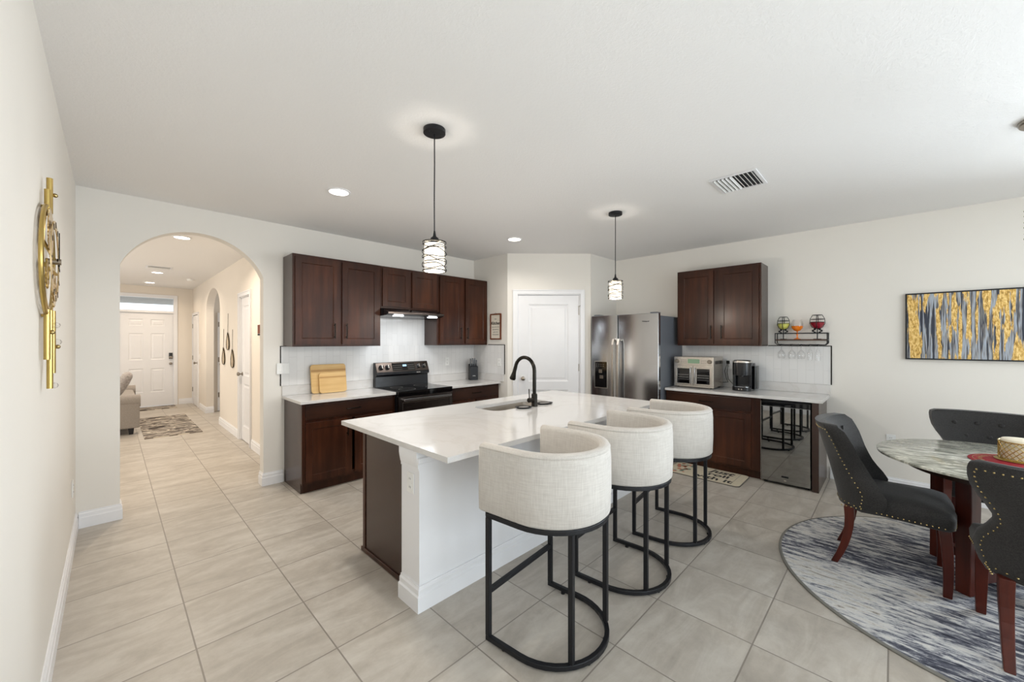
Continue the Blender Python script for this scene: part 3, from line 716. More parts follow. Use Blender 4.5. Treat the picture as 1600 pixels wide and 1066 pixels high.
# profile in (y,z), extruded in x
mb.prism([(.615, .92), (.615, 1.225), (.575, 1.225), (.52, 1.10), (.52, 1.07), (.555, 1.05), (.548, .92)], 0, W_)
bgd = build('backguard', mb, 'blackplastic', rg, bevel=.003)
sl = math.atan2(.055, .125)
TP = Matrix.Translation((0, .52, 1.10)) @ Matrix.Rotation(-sl, 4, 'X')
mb = MB(); mb.T = TP; mb.box(.004, W_-.004, -.004, .001, .006, .132); build('control_panel', mb, 'blacksteel', rg, bevel=.002)
mb = MB(); mb.T = TP; mb.box(.22, .545, -.0055, -.004, .015, .12); dp = build('touch_panel', mb, 'blackglass', rg)
mb = MB(); mb.T = TP; mb.box(.37, .425, -.0065, -.0055, .072, .096); build('clock_display', mb, 'clockdisp', dp)
mb = MB(); mb.T = TP
for i in range(6):
    for j in range(3):
        for x in (.235+i*.021, .44+i*.0165): mb.box(x, x+.010, -.0062, -.0055, .03+j*.028, .036+j*.028)
build('printed_keys', mb, 'greyink', dp)
for x in (.07, .155, .60, .685):
    mb = MB(); mb.T = TP @ Matrix.Translation((x, -.004, .068)) @ Matrix.Rotation(PI/2, 4, 'X')
    mb.lathe([(.032, 0), (.032, .004), (.026, .008), (.024, .028), (.02, .031)], 20); kn = build('knob', mb, 'blackplastic', rg, smooth=40)
    mb = MB(); mb.T = TP @ Matrix.Translation((x, -.004, .068)); mb.box(-.004, .004, -.036, -.028, -.022, .022); build('pointer', mb, 'steelbright', kn)
mb = MB(); mb.box(.56, .62, .5185, .5195, 1.078, 1.09); build('badge', mb, 'steelbright', rg)
for x, y, r in ((.2, .15, .10), (.56, .15, .085), (.2, .4, .075), (.56, .4, .10)):
    mb = MB(); mb.loft([[(x+rr*math.cos(2*PI*j/32), y+rr*math.sin(2*PI*j/32), z) for j in range(32)] for rr, z in ((r, .9211), (r, .9216), (r-.003, .9216), (r-.003, .9211))], closed=True)
    build('burner_ring', mb, 'greyink', rg)
hd = thing('range_hood', 'slim black under-cabinet range hood with two lit lamps above the range', 'range hood', (2.43, 4.18, 1.79))
mb = MB(); mb.T = Matrix(((0, 0, 1, 0), (1, 0, 0, 0), (0, 1, 0, 0), (0, 0, 0, 1)))
mb.prism([(0, .03), (0, .048), (.15, .099), (.475, .099), (.475, 0), (.05, .01)], 0, .785)
build('body', mb, 'blackplastic', hd, bevel=.003)
build('front_lip', MB().box(0, .785, -.006, 0, .026, .05), 'blacksteel', hd, bevel=.002)
for x in (.10, .58): build('lamp', MB().box(x, x+.12, .03, .075, -.002+.005, .014), 'hoodlamp', hd)
lt = area('hood_lamp_light', (2.83, 4.24, 1.785), (0, 0, 0), .5, .05, 3.5, (.92, .96, 1)); 

# ------------------------------------------------------------------ refrigerator
fr = thing('refrigerator', 'stainless steel side-by-side refrigerator with water dispenser, beside the pantry door', 'refrigerator', (4.885, 3.035, 0), RIGHT)
WF = .965
build('cabinet', MB().box(.005, WF-.005, .075, .77, .02, 1.815), 'greyside', fr, bevel=.006)
def fdoor(x0, x1, hole=None):
    n = 12; rings = []
    mb = MB(); vs = []
    for i in range(n+1):
        u = i/n; x = x0+(x1-x0)*u; y = .010-.010*(1-(2*u-1)**2)
        rings.append([(x, y, .03), (x, y, 1.845), (x, .07, 1.845), (x, .07, .03)])
    mb.loft(rings); return mb
dl = build('freezer_door', fdoor(.002, .404), 'steel', fr, bevel=.006, smooth=30)
dr2 = build('fridge_door', fdoor(.418, WF-.002), 'steel', fr, bevel=.006, smooth=30)
for par, x, s in ((dl, .372, -1), (dr2, .446, 1)):
    mb = MB(); P = [(x, .01, 1.50), (x, -.035, 1.52), (x, -.058, 1.45), (x, -.062, 1.1), (x, -.062, .9), (x, -.058, .6), (x, -.035, .52), (x, .01, .54)]
    rings = []
    for i, p in enumerate(P):
        a = Vector(P[min(i+1, 7)])-Vector(P[max(i-1, 0)]); a.normalize(); nrm = Vector((0, a.z, -a.y))
        rings.append([tuple(Vector(p)+Vector((dx, 0, 0))+nrm*dy) for dx, dy in ((-.016, -.01), (.016, -.01), (.016, .01), (-.016, .01))])
    mb.loft(rings); build('handle', mb, 'steelbright', par, bevel=.006)
build('door_gap_shade', MB().box(.4045, .4175, .022, .07, .03, 1.84), 'rubber', fr)  # dark strip standing in for the shade in the gap between the doors
dsp = build('dispenser', MB().box(.062, .262, -.006, .02, .855, 1.222), 'steelbright', dl, bevel=.004)
build('dispenser_recess', MB().box(.07, .254, -.0085, -.004, .865, 1.214), 'blackglass', dsp)
build('dispenser_lever', MB().box(.135, .185, -.018, -.008, 1.06, 1.11), 'nickel', dsp, bevel=.004); build('dispenser_lever', MB().box(.15, .205, -.02, -.008, .985, 1.03), 'nickel', dsp, bevel=.004)
mb = MB()
for i in range(4):
    for j in range(2): mb.box(.09+i*.035, .105+i*.035, -.0095, -.0085, 1.15+j*.025, 1.157+j*.025)
build('dispenser_buttons', mb, 'greyink', dsp)
text_mesh('logo', 'Whirlpool', .022, 'ink', dr2, (.80, -.0005, 1.745))
for xx in (.03, WF-.12): build('hinge_cover', MB().box(xx, xx+.09, .03, .14, 1.8455, 1.86), 'greyside', fr, bevel=.004)
build('toe_grille', MB().box(.02, WF-.02, .08, .1, 0, .03), 'blackplastic', fr)

# wine cooler
wc = thing('wine_cooler', 'under-counter wine cooler with mirrored dark glass door', 'wine cooler', (5.065, 1.02, 0), RIGHT)
build('cabinet', MB().box(.003, .427, .02, .58, .012, .87), 'blackplastic', wc, bevel=.003)
gd = build('glass_door', MB().box(.004, .426, -.025, .015, .03, .815), 'coolerglass', wc, bevel=.003)
build('side_strip', MB().box(.0, .0035, -.026, .015, .03, .862), 'steelbright', gd)
build('control_strip', MB().box(.004, .426, -.018, .015, .817, .862), 'blackglass', wc, bevel=.002)
build('lock', MB().box(.205, .228, -.029, -.0255, .052, .068), 'steelbright', gd, bevel=.004)
build('badge', MB().box(.185, .245, -.027, -.0255, .088, .105), 'dark', gd)
for fx in (.02, .38):
    for fy in (.03, .5): build('foot', MB().box(fx, fx+.03, fy, fy+.03, 0, .012), 'rubber', wc)

# ------------------------------------------------------------------ bar stools
def dpath(hw, front, z, n=16, inset=0):
    """open D path: from left front, back around the rear, to right front (front = +y)"""
    P = [(-hw, front, z)]
    for i in range(n+1):
        a = PI + PI*i/n; P.append((hw*math.cos(a), hw*math.sin(a), z))
    P.append((hw, front, z)); return P
G = 'cream bar stools along the island'
st = thing('bar_stool', 'cream barrel-back bar stool nearest the camera, at the left end of the island', 'bar stool', (1.812, 1.281, 0), math.radians(5.5), G)
FH = .279; FF = .207
T_ = .024
build('base_ring', MB().hsweep(dpath(FH, FF, .022, 20), T_, T_), 'matteblack', st, bevel=.003)
build('seat_ring', MB().hsweep(dpath(FH, FF, .632, 20), T_, T_).box(-FH, FH, FF-T_/2, FF+T_/2, .62, .644), 'matteblack', st, bevel=.003)
ba = math.acos(.175/FH)
legs = [(-FH, FF-T_/2+.0), (FH, FF-T_/2+.0), (-.175, -FH*math.sin(ba)), (.175, -FH*math.sin(ba))]
for i, (x, y) in enumerate(legs):
    y2 = y if i > 1 else FF-T_/2
    build('leg', MB().box(x-T_/2, x+T_/2, y2-T_/2, y2+T_/2, .034, .62), 'matteblack', st, bevel=.002)
build('footrest', MB().box(-FH+T_/2, FH-T_/2, FF-T_, FF, .24, .264), 'matteblack', st, bevel=.003)
for x, y in ((-.272, .1), (.272, .1), (-.09, -.256), (.09, -.256)):
    build('foot_pad', MB().cyl(x, y, 0, .0105, .012, 12), 'rubber', st)
# seat cushion
def dpoly(hw, front, n=16): return [(x, y) for x, y, z in dpath(hw, front, 0, n)]
rings = []
for k, z in ((.93, .646), (1, .665), (1, .735), (.97, .755), (.85, .768), (.5, .775)):
    rings.append([(x*k, y*k, z) for x, y in dpoly(.232, .20)])
build('seat_cushion', MB().loft(rings), 'linen', st, smooth=60)
# barrel shell: section swept along D path
def shell():
    RO = .297; RI = .240; front = .238; z0, z1 = .6445, .985
    mb = MB(); n = 28; rings = []
    path = []
    L = front
    for i in range(5): path.append((-1, 0, L*(1-i/4), None))
    pts = []
    for i in range(7): pts.append((-1.0, front*(1-i/6), 0))
    for i in range(1, n): pts.append((math.cos(PI+PI*i/n), 0, math.sin(PI+PI*i/n)))
    for i in range(7): pts.append((1.0, front*i/6, 0))
    prof = [(RO-.012, z0), (RO, z0+.012), (RO+.004, z0+.12), (RO+.003, z1-.07), (RO-.001, z1-.028), (RO-.004, z1-.024), (RO, z1-.016), (RO-.008, z1-.004), (RO-.025, z1), (RI+.02, z1), (RI+.004, z1-.008), (RI, z1-.025), (RI-.002, z0+.12), (RI, z0)]
    for c, fy, sy in pts:
        ring = []
        for r, z in prof:
            if sy == 0 and abs(c) == 1: ring.append((c*r, fy, z))
            else: ring.append((c*r, sy*r, z))
        rings.append(ring)
    # softened front ends
    def shrink(ring, dy, k):
        cxx = sum(p[0] for p in ring)/len(ring); return [(cxx+(p[0]-cxx)*k, p[1]+dy, z0+(p[2]-z0)*(1-(1-k)*.12)) for p in ring]
    rings = [shrink(rings[0], .012, .55), shrink(rings[0], .009, .85)]+rings+[shrink(rings[-1], .009, .85), shrink(rings[-1], .012, .55)]
    mb.loft(rings); return mb
build('barrel_back', shell(), 'linen', st, smooth=60)
dup(st, (2.555, 1.273, 0), math.radians(4), 'cream barrel-back bar stool in the middle of the row of three')
dup(st, (3.312, 1.273, 0), math.radians(7), 'cream barrel-back bar stool farthest from the camera, nearest the floor mat')

# ------------------------------------------------------------------ dining chairs
def dining_chair(label, loc, rot):
    t = thing('dining_chair', label, 'dining chair', loc, rot, 'charcoal dining chairs around the round table')
    # local: front = -y, seat spans y -.27..+.25
    def ringp(hwf, hwb, y0, y1, z, k=1, crown=0):
        out = []; n = 10
        for i in range(n+1):
            a = PI+PI*i/n; out.append(((hwf)*math.copysign(abs(math.cos(a))**.35, math.cos(a)) if abs(math.cos(a)) > 1e-6 else 0, y0-.018*abs(math.sin(a)), z))
        out = [(-hwb*.45, y1-.02, z), (-hwb*.85, y1-.08, z), (-hwb, y1-.16, z), (-hwf, y0+.04, z), (-hwf*.97, y0+.012, z), (-hwf*.85, y0-.004, z), (-hwf*.4, y0-.014, z), (hwf*.4, y0-.014, z), (hwf*.85, y0-.004, z), (hwf*.97, y0+.012, z), (hwf, y0+.04, z), (hwb, y1-.16, z), (hwb*.85, y1-.08, z), (hwb*.45, y1-.02, z)]
        return [((x)*k, (y+.0)*k, z_) for x, y, z_ in out]
    rings = [ringp(.25, .225, -.265, .25, .385), ringp(.262, .235, -.275, .25, .395), ringp(.264, .236, -.278, .25, .45), ringp(.255, .23, -.265, .25, .48), ringp(.22, .21, -.22, .24, .498), ringp(.12, .12, -.12, .15, .507)]
    build('seat', MB().loft(rings), 'charcoal', t, smooth=60)
    # back: hourglass, wings wrapping forward
    zs = [.385, .42, .46, .50, .55, .60, .645, .69, .74, .79, .84, .89, .93, .955, .968]
    hw = [.242, .264, .276, .282, .272, .245, .228, .232, .256, .284, .306, .316, .318, .314, .288]
    bend = [.13, .16, .18, .19, .175, .155, .14, .13, .12, .115, .11, .10, .09, .085, .08]
    def bnd(z):
        for k in range(len(zs)-1):
            if zs[k] <= z <= zs[k+1]: return bend[k]+(bend[k+1]-bend[k])*(z-zs[k])/(zs[k+1]-zs[k])
        return .08
    zs = [z if z < .5 else .5+(z-.5)*.925 for z in zs]
    def yr(z): return .245+.14*((z-.385)/.585)**1.15
    nS = 20; rings = []
    for z, h, wd in zip(zs, hw, bend):
        r = []
        y = yr(z); th = .07 if z < .92 else .05
        for i in range(nS+1):                      # rear surface left->right, slightly convex
            s = -1+2*i/nS; k = 1-max(0, abs(s)-.9)*.0; r.append((h*s, y+.012-wd*abs(s)**2.4, z))
        for i in range(nS+1):                      # front surface right->left
            s = 1-2*i/nS; r.append((h*s*.96, y-th-wd*1.0*abs(s)**2.4, z))
        rings.append(r)
    build('backrest', MB().loft(rings), 'charcoal', t, smooth=70)
    # rear panel piping + nailheads
    nails = MB()
    def nail(x, y, z, nx, ny):
        nails.sphere((x, y, z), .0048, 8)
    # trim following the rear outline
    P = []
    for i in range(0, 60):
        z = .42+(.898-.42)*i/59
        h = 0
        for k in range(len(zs)-1):
            if zs[k] <= z <= zs[k+1]: h = hw[k]+(hw[k+1]-hw[k])*(z-zs[k])/(zs[k+1]-zs[k])
        P.append((h-.022, z))
    acc = 0; last = None
    for h, z in P:
        if last is None or math.hypot(h-last[0], z-last[1]) > .019:
            for sgn in (-1, 1): nail(sgn*h, yr(z)+.012-bnd(z)*((h/(h+.022))**2.4), z, 0, 1)
            last = (h, z)
    for i in range(25): nail(-.29+.58*i/24, yr(.898)+.012-bnd(.898)*abs(.92*(-1+2*i/24))**2.4, .898, 0, 1)
    for i in range(18): nail(-.245+.49*i/17, yr(.41)+.013-bnd(.41)*abs(.95*(-1+2*i/17))**2.4, .41, 0, 1)
    for i in range(20):
        y = -.235+.46*i/19; x = .262-.027*(i/19)
        for sgn in (-1, 1): nail(sgn*(x+.001), y, .405, 1, 0)
    for i in range(15):
        s = -1+2*i/14; nail(.235*s, -.289+.018*s**4, .405, 0, 1)
    n_ = build('nailhead_trim', nails, 'brass', t, smooth=True); n_['kind'] = 'stuff'; n_['label'] = 'brass nailheads along seams'
    rows = [(.845, (-.18, -.06, .06, .18)), (.75, (-.12, 0, .12)), (.66, (-.07, .07))]
    for z, xs in rows:
        for x in xs: build('tuft_button', MB().sphere((x, yr(z)-.071-bnd(z)*(abs(x)/.29)**2.4, z), .016, 12, sy=.45), 'charcoal', t, smooth=True)
    # legs
    def leg(x, y, z1, bx, by, s1, s0, curve=0):
        rings = []; n = 6
        for i in range(n+1):
            u = i/n; z = z1*(1-u); cx = x+(bx-x)*u; cy = y+(by-y)*u+curve*(-(4*u*(1-u)))
            s = s1+(s0-s1)*u
            rings.append([(cx-s, cy-s, z), (cx+s, cy-s, z), (cx+s, cy+s, z), (cx-s, cy+s, z)])
        return MB().loft(rings)
    for sx in (-1, 1):
        build('leg', leg(sx*.215, -.235, .392, sx*.222, -.245, .026, .019, .008), 'cherry', t, bevel=.004)
        build('leg', leg(sx*.19, .19, .392, sx*.19, .265, .026, .018, .028), 'cherry', t, bevel=.004)
    return t
RZ = .012
chA = dining_chair('charcoal tufted dining chair beside the wine cooler, shown from its side', (3.81, .025, RZ), 0)
dup(chA, (3.285, -.56, RZ), PI/2, 'charcoal dining chair nearest the camera with its nail-trimmed back turned to view')
dup(chA, (4.62, -.52, RZ), -PI/2, 'charcoal tufted dining chair on the far side of the table, near the wall')

# table
tb = thing('dining_table', 'round dining table with grey marble top and dark cherry legs', 'dining table', (4.0, -.50, RZ))
build('tabletop', MB().lathe([(.3, .72), (.565, .722), (.59, .73), (.592, .742), (.585, .748), (.2, .748)], 96), 'marble', tb, smooth=50)
build('apron', MB().lathe([(.40, .67), (.45, .67), (.47, .7195), (.40, .7195)], 64), 'woodx', tb, smooth=50)
for k in range(4):
    a = math.radians(145+90*k); T = Matrix.Rotation(a, 4, 'Z')
    m_ = MB(); m_.T = T; m_.loft([[(r-s, -s, z), (r+s, -s, z), (r+s, s, z), (r-s, s, z)] for r, s, z in ((.33, .038, .67), (.33, .038, .5), (.34, .034, 0))]); build('leg', m_, 'cherry', tb, bevel=.004)
m_ = MB(); 
for k in range(2):
    m_.T = Matrix.Rotation(math.radians(145+90*k), 4, 'Z'); m_.box(-.30, .30, -.03, .03, .06+.002*k, .12)
build('stretcher', m_, 'cherry', tb, bevel=.003)
# rug
rgm = thing('round_rug', 'round grey and blue streaked rug under the dining table', 'rug', (3.8, -.45, 0))
build('pile', MB().lathe([(1.055, 0), (1.055, .011), (.9, .0115)], 128), 'rug', rgm)
build('binding', MB().lathe([(1.0555, 0), (1.07, 0), (1.072, .007), (1.066, .012), (1.0555, .012)], 128, cap0=False, cap1=False), 'rugborder', rgm, smooth=50)
# placemat and candle holder
TZ = .7605
pm = thing('placemat', 'round red placemat with gold lettering-like border on the marble table', 'placemat', (4.0, -.55, TZ))
build('mat', MB().lathe([(.215, 0), (.218, .003), (.215, .005), (.05, .005)], 64), 'redmat', pm, smooth=50)
m_ = MB()
for i in range(34):
    a = 2*PI*i/34; m_.T = Matrix.Rotation(a, 4, 'Z') @ Matrix.Translation((.17, 0, 0)); m_.box(-.012, .004, -.006, .006, .0052, .0062); m_.box(-.004, .012, .006, .009, .0052, .0062)
m_.T = Matrix.Identity(4)
for r0, r1 in ((.196, .199),): m_.loft([[(r*math.cos(2*PI*j/48), r*math.sin(2*PI*j/48), z) for j in range(48)] for r, z in ((r0, .0052), (r1, .0052), (r1, .0063), (r0, .0063))], closed=True)
build('gold_border', m_, 'gold', pm)
cd = thing('candle_holder', 'round gold lattice candle holder with ivory candle on red placemat', 'candle holder', (4.08, -.55, TZ+.0055))
build('base_plate', MB().lathe([(.10, 0), (.105, .004), (.10, .008), (.03, .008)], 40), 'gold', cd, smooth=50)
build('candle', MB().lathe([(.07, .009), (.078, .014), (.078, .125), (.072, .131), (.02, .129)], 32), 'ivory', cd, smooth=50)
m_ = MB()
for i in range(20):
    a = 2*PI*i/20
    for s in (-1, 1): m_.tube([(.086*math.cos(a+s*1.1*u), .086*math.sin(a+s*1.1*u), .01+.105*u) for u in [j/6 for j in range(7)]], .0022, 5)
for z in (.01, .115): m_.tube([(.086*math.cos(2*PI*j/32), .086*math.sin(2*PI*j/32), z) for j in range(32)], .0035, 6, closed=True)
build('lattice', m_, 'gold', cd, smooth=True)

# chandelier over the table, just at the frame edge
ch = thing('beaded_chandelier', 'small hanging beaded chandelier over the dining table at the photo edge', 'chandelier', (3.83, -.625, H))
build('canopy', MB().lathe([(.115, -.022), (.12, -.015), (.12, -.0005)], 32), 'nickel', ch, smooth=50)
build('rod', MB().tube([(0, 0, -.02), (0, 0, -.46)], .006, 8), 'nickel', ch)
m_ = MB()
for k in range(7):
    for i in range(14):
        a = 2*PI*i/14+k*.2; m_.sphere((.088*math.cos(a), .088*math.sin(a), -.5-.032*k), .011, 8)
build('beads', m_, 'nickel', ch, smooth=True)['kind'] = 'stuff'
build('frame', MB().tube([(.088*math.cos(2*PI*j/24), .088*math.sin(2*PI*j/24), -.485) for j in range(24)], .004, 6, closed=True).tube([(.088, 0, -.485), (0, 0, -.455), (-.088, 0, -.485)], .003, 6), 'nickel', ch)

# ------------------------------------------------------------------ pendants
G = 'pendant lamps over the island'
def pendant(label, x, y):
    t = thing('pendant_lamp', label, 'pendant lamp', (x, y, H), 0, G)
    build('canopy', MB().lathe([(.052, -.028), (.064, -.024), (.064, -.0005)], 40), 'matteblack', t, smooth=50)
    s = MB(); [s.sphere((sx*.04, -.01, -.027), .005, 8) for sx in (-1, 1)]; build('screw', s, 'blackplastic', t)
    build('cord', MB().tube([(0, 0, -.02), (.001, 0, -.2), (-.001, 0, -.42), (0, 0, -.60)], .0035, 8), 'matteblack', t, smooth=True)
    build('socket', MB().lathe([(.005, -.595), (.009, -.62), (.011, -.628), (.024, -.638), (.028, -.655), (.028, -.668)], 24), 'matteblack', t, smooth=50)
    b_ = MB().lathe([(.012, -.67), (.02, -.70), (.03, -.735), (.026, -.765), (.01, -.778)], 16); build('bulb', b_, 'bulb', t, smooth=True)
    build('shade', MB().loft([[(r*math.cos(2*PI*j/36), r*math.sin(2*PI*j/36), z) for j in range(36)] for r, z in ((.058, -.675), (.058, -.832), (.056, -.832), (.056, -.675))], closed=True), 'shadeglass', t, smooth=50)
    wr = MB()
    for z in (-.664, -.83): wr.hsweep([(.069*math.cos(2*PI*j/36), .069*math.sin(2*PI*j/36), z) for j in range(36)], .0025, .006, closed=True)
    wr.box(-.069, .069, -.004, .004, -.666, -.662); wr.box(-.004, .004, -.069, .069, -.666, -.662)
    for k, (z, amp, ph) in enumerate(((-.685, .018, .2), (-.70, .014, 2.4), (-.725, .022, 4.0), (-.745, .012, 1.2), (-.765, .02, 5.3), (-.785, .016, 3.0), (-.805, .014, .9), (-.81, .02, 4.4))):
        wr.tube([(.07*math.cos(a), .07*math.sin(a), z+amp*math.sin(a+ph)+.005*math.sin(3*a+k)) for a in [2*PI*j/40 for j in range(40)]], .0022, 6, closed=True)
    build('wire_cage', wr, 'bronze', t, smooth=True)
    l = bpy.data.lights.new('pendant_lamp_light', 'POINT'); l.energy = 15; l.color = (1, .91, .80); l.shadow_soft_size = .03
    o = bpy.data.objects.new('pendant_lamp_light', l); COL.objects.link(o); o.location = (x, y, H-.87)
    return t
pendant('black-canopied wire-caged pendant lamp hanging over the near end of the island', 1.524, 1.93)
pendant('wire-caged pendant lamp hanging over the far end of the island, near the refrigerator', 3.606, 1.93)

# recessed lamps
def can(label, x, y, power=14, r=.075, col=(1, .95, .88)):
    t = thing('recessed_light', label, 'ceiling light', (x, y, H), 0, 'recessed ceiling lights')
    build('trim_ring', MB().loft([[(q*math.cos(2*PI*j/32), q*math.sin(2*PI*j/32), z) for j in range(32)] for q, z in ((r, -.0005), (r+.018, -.0005), (r+.016, -.006), (r, -.008))], closed=True), 'trim', t, smooth=50)
    build('lens', MB().lathe([(r-.0005, -.0005), (r-.0005, -.004), (r*.5, -.0045)], 32), 'can', t)
    l = bpy.data.lights.new('recessed_lamp_light', 'AREA'); l.shape = 'DISK'; l.size = r*1.8; l.energy = power; l.color = col; l.spread = math.radians(150)
    o = bpy.data.objects.new('recessed_lamp_light', l); COL.objects.link(o); o.location = (x, y, H-.012)
can('recessed ceiling light in front of the range wall cabinets', 1.52, 3.30)
can('recessed ceiling light in front of the pantry door', 3.63, 3.31, 8)
can('recessed ceiling light just inside the arch, nearest of the hall lights', .79, 6.1, 19, col=(1, .86, .70))
can('recessed ceiling light midway down the hall, right by the air vent', .78, 9.55, 24, col=(1, .86, .70))
can('recessed ceiling light at the far end of the hall by the front door', .77, 11.3, 8, col=(1, .82, .62))

# ceiling vents
def vent(label, x0, x1, y0, y1, slats_along_x=True, n=10):
    t = thing('ceiling_vent', label, 'vent', ((x0+x1)/2, (y0+y1)/2, H)); a = (x1-x0)/2; b = (y1-y0)/2; f_ = .022
    build('frame', MB().box(-a, a, -b, -b+f_, -.008, -.0005).box(-a, a, b-f_, b, -.008, -.0005).box(-a, -a+f_, -b+f_, b-f_, -.008, -.0005).box(a-f_, a, -b+f_, b-f_, -.008, -.0005), 'trim', t, bevel=.001)
    build('duct', MB().box(-a+f_, a-f_, -b+f_, b-f_, -.0015, -.0005), 'ventdark', t)
    for i in range(n):
        y = -b+f_+(2*b-2*f_)*(i+.5)/n; s = 1 if i < n/2 else -1
        m_ = MB(); m_.T = Matrix.Translation((0, y, -.008)) @ Matrix.Rotation(s*.75, 4, 'X'); m_.box(-a+f_, a-f_, -.009, .009, -.0008, .0008)
        build('slat', m_, 'plate', t)
vent('white slatted ceiling air vent near the dining area', 3.43, 3.79, .71, 1.03)
vent('white ceiling air vent in the hall', .6, .92, 8.75, 9.05)
t = thing('smoke_detector', 'white round smoke detector on the hall ceiling', 'smoke detector', (1.32, 10.15, H)); build('body', MB().lathe([(.045, -.035), (.06, -.028), (.066, -.006), (.066, -.0005)], 28), 'plate', t, smooth=50)

# ------------------------------------------------------------------ outlets, switches
def plate(label, loc, rot, w_=.07, h=.115, kind='outlet', n=1):
    t = thing('outlet_plate' if kind == 'outlet' else 'switch_plate', label, 'outlet' if kind == 'outlet' else 'light switch', loc, rot)
    build('cover', MB().box(-w_/2, w_/2, -.006, -.0006, -h/2, h/2), 'plate', t, bevel=.002)
    if kind == 'outlet':
        for z in (-.024, .024):
            s = build('socket', MB().lathe([(.016, 0), (.016, .002)], 16), 'plate', t); s.location = (0, -.006, z); s.rotation_euler = (PI/2, 0, 0)
            sl_ = MB().box(-.007, -.005, -.0087, -.0078, z-.004, z+.006).box(.005, .007, -.0087, -.0078, z-.004, z+.006); build('slot', sl_, 'dark', s).matrix_parent_inverse = Matrix.Rotation(-PI/2, 4, 'X') @ Matrix.Translation((0, .006, -z))
    else:
        for i in range(n):
            x = (i-(n-1)/2)*.046; build('rocker', MB().box(x-.016, x+.016, -.009, -.006, -.033, .033), 'plate', t, bevel=.002)
    return t
plate('white outlet plate on the end of the island', (IX0+.0006, 1.975, .69), -PI/2)
plate('double white switch plate at the left edge of the backsplash tile', (1.475, YB-.0112, 1.205), 0, .12, .115, 'switch', 2)
plate('white outlet on backsplash tile between range and knife block', (3.61, YB-.0086, 1.20), 0)
plate('white outlet on the pantry side tile above the counter', (4.1214, 4.086, 1.19), -PI/2)
plate('white outlet plate low on the right wall behind the dining table', (XR, .025, .50), -PI/2)
plate('white outlet plate low on the left wall near the arch', (0, 4.25, .43), PI/2)
plate('small white switch plate on the hall wall before the far door', (XH, 11.0, 1.15), -PI/2, .07, .115, 'switch', 1)
plate('white outlet on backsplash between toaster oven and coffee maker', (XR-.0085, 1.505, 1.20), -PI/2)
t = thing('thermostat', 'dark-faced rectangular thermostat on the hall wall near the arch', 'thermostat', (XH, 5.93, 1.64), -PI/2)
build('case', MB().box(-.085, .085, -.022, -.0006, -.075, .075), 'plate', t, bevel=.004); build('screen', MB().box(-.075, .075, -.024, -.022, -.045, .07), 'signwood', t); build('screen_bar', MB().box(-.075, .075, -.0245, -.022, -.07, -.048), 'dark', t)
plate('white switch plate with dark rocker just under the thermostat', (XH, 5.93, 1.47), -PI/2, .075, .12, 'switch', 1)

# ------------------------------------------------------------------ counter-top items
def board(label, loc, w_, h, tilt, rot=0, t_=.018, mats=('bamboo', 'bambooend')):
    t = thing('cutting_board', label, 'cutting board', loc, rot)
    m_ = MB(); m_.T = Matrix.Rotation(-tilt, 4, 'X'); P = rrect(-w_/2, w_/2, 0, h, .03, 5)
    for x in [0]:
        m_.loft([[(x_, y0, z_) for x_, z_ in P] for y0 in (-t_, 0)])
    build('panel', m_, mats[0], t, bevel=.003)
    m_ = MB(); m_.T = Matrix.Rotation(-tilt, 4, 'X')
    m_.box(-w_/2+.002, w_/2-.002, -t_-.0008, -t_, h*.74, h*.82)
    build('dark_band', m_, mats[1], t)
    return t
board('large rectangular bamboo cutting board leaning on the backsplash', (1.925, 4.575, .9155), .385, .32, .16)
board('smaller bamboo cutting board leaning in front of the larger one', (1.955, 4.545, .9155), .30, .225, .16)
kb = thing('knife_block', 'black knife block with six black-handled knives in the counter corner', 'knife block', (3.995, 4.52, .9155), -.45)
m_ = MB(); m_.T = Matrix(((0, 0, 1, 0), (1, 0, 0, 0), (0, 1, 0, 0), (0, 0, 0, 1))); m_.prism([(-.05, 0), (.07, 0), (.07, .235), (-.05, .20)], -.06, .06)
build('block', m_, 'matteblack', kb, bevel=.003)
for i, (x, y, h) in enumerate(((-.045, -.02, .115), (-.015, -.02, .12), (.015, -.02, .118), (.042, -.02, .09), (-.03, .03, .09), (.02, .03, .09))):
    k_ = build('knife_handle', MB().loft([[(x-a, y-.009, z), (x+a, y-.009, z), (x+a, y+.009, z), (x-a, y+.009, z)] for a, z in ((.007, .195), (.008, .24), (.0065, .27), (.009, .205+h))]), 'blackplastic', kb, bevel=.002)
    build('rivet', MB().sphere((x, y-.0095, .25), .0025, 6), 'steelbright', k_)
m_ = MB()
for i in range(6): m_.box(-.022+i*.0075, -.0175+i*.0075, -.0512, -.0502, .058+(.0 if i % 2 else .002), .068)
build('label_mark', m_, 'whiteink', kb)

# toaster oven
ov = thing('toaster_oven', 'stainless toaster oven with two French doors on the counter by the refrigerator', 'toaster oven', (5.23, 2.015, .9155), RIGHT)
OW, OH, OD = .47, .385, .36
build('case', MB().box(0, OW, .012, OD, .018, OH), 'steelbright', ov, bevel=.006)
build('front_frame', MB().box(0, OW, 0, .012, .012, OH), 'steelbright', ov, bevel=.003)
build('control_panel', MB().box(.008, OW-.008, -.003, 0, .285, .375), 'steelbright', ov, bevel=.002)
build('display', MB().box(.17, .31, -.0045, -.003, .305, .358), 'lcd', ov)
for x in (.04, .425):
    m_ = MB(); m_.T = Matrix.Translation((x, -.003, .33)) @ Matrix.Rotation(PI/2, 4, 'X'); m_.lathe([(.026, 0), (.024, .02), (.02, .024)], 24); build('knob', m_, 'nickel', ov, smooth=40)
m_ = MB()
for i in range(4):
    for j in range(3): m_.box(.085+i*.02, .095+i*.02, -.0042, -.003, .305+j*.02, .311+j*.02); m_.box(.325+i*.018, .335+i*.018, -.0042, -.003, .305+j*.02, .311+j*.02)
build('printed_keys', m_, 'greyink', ov)
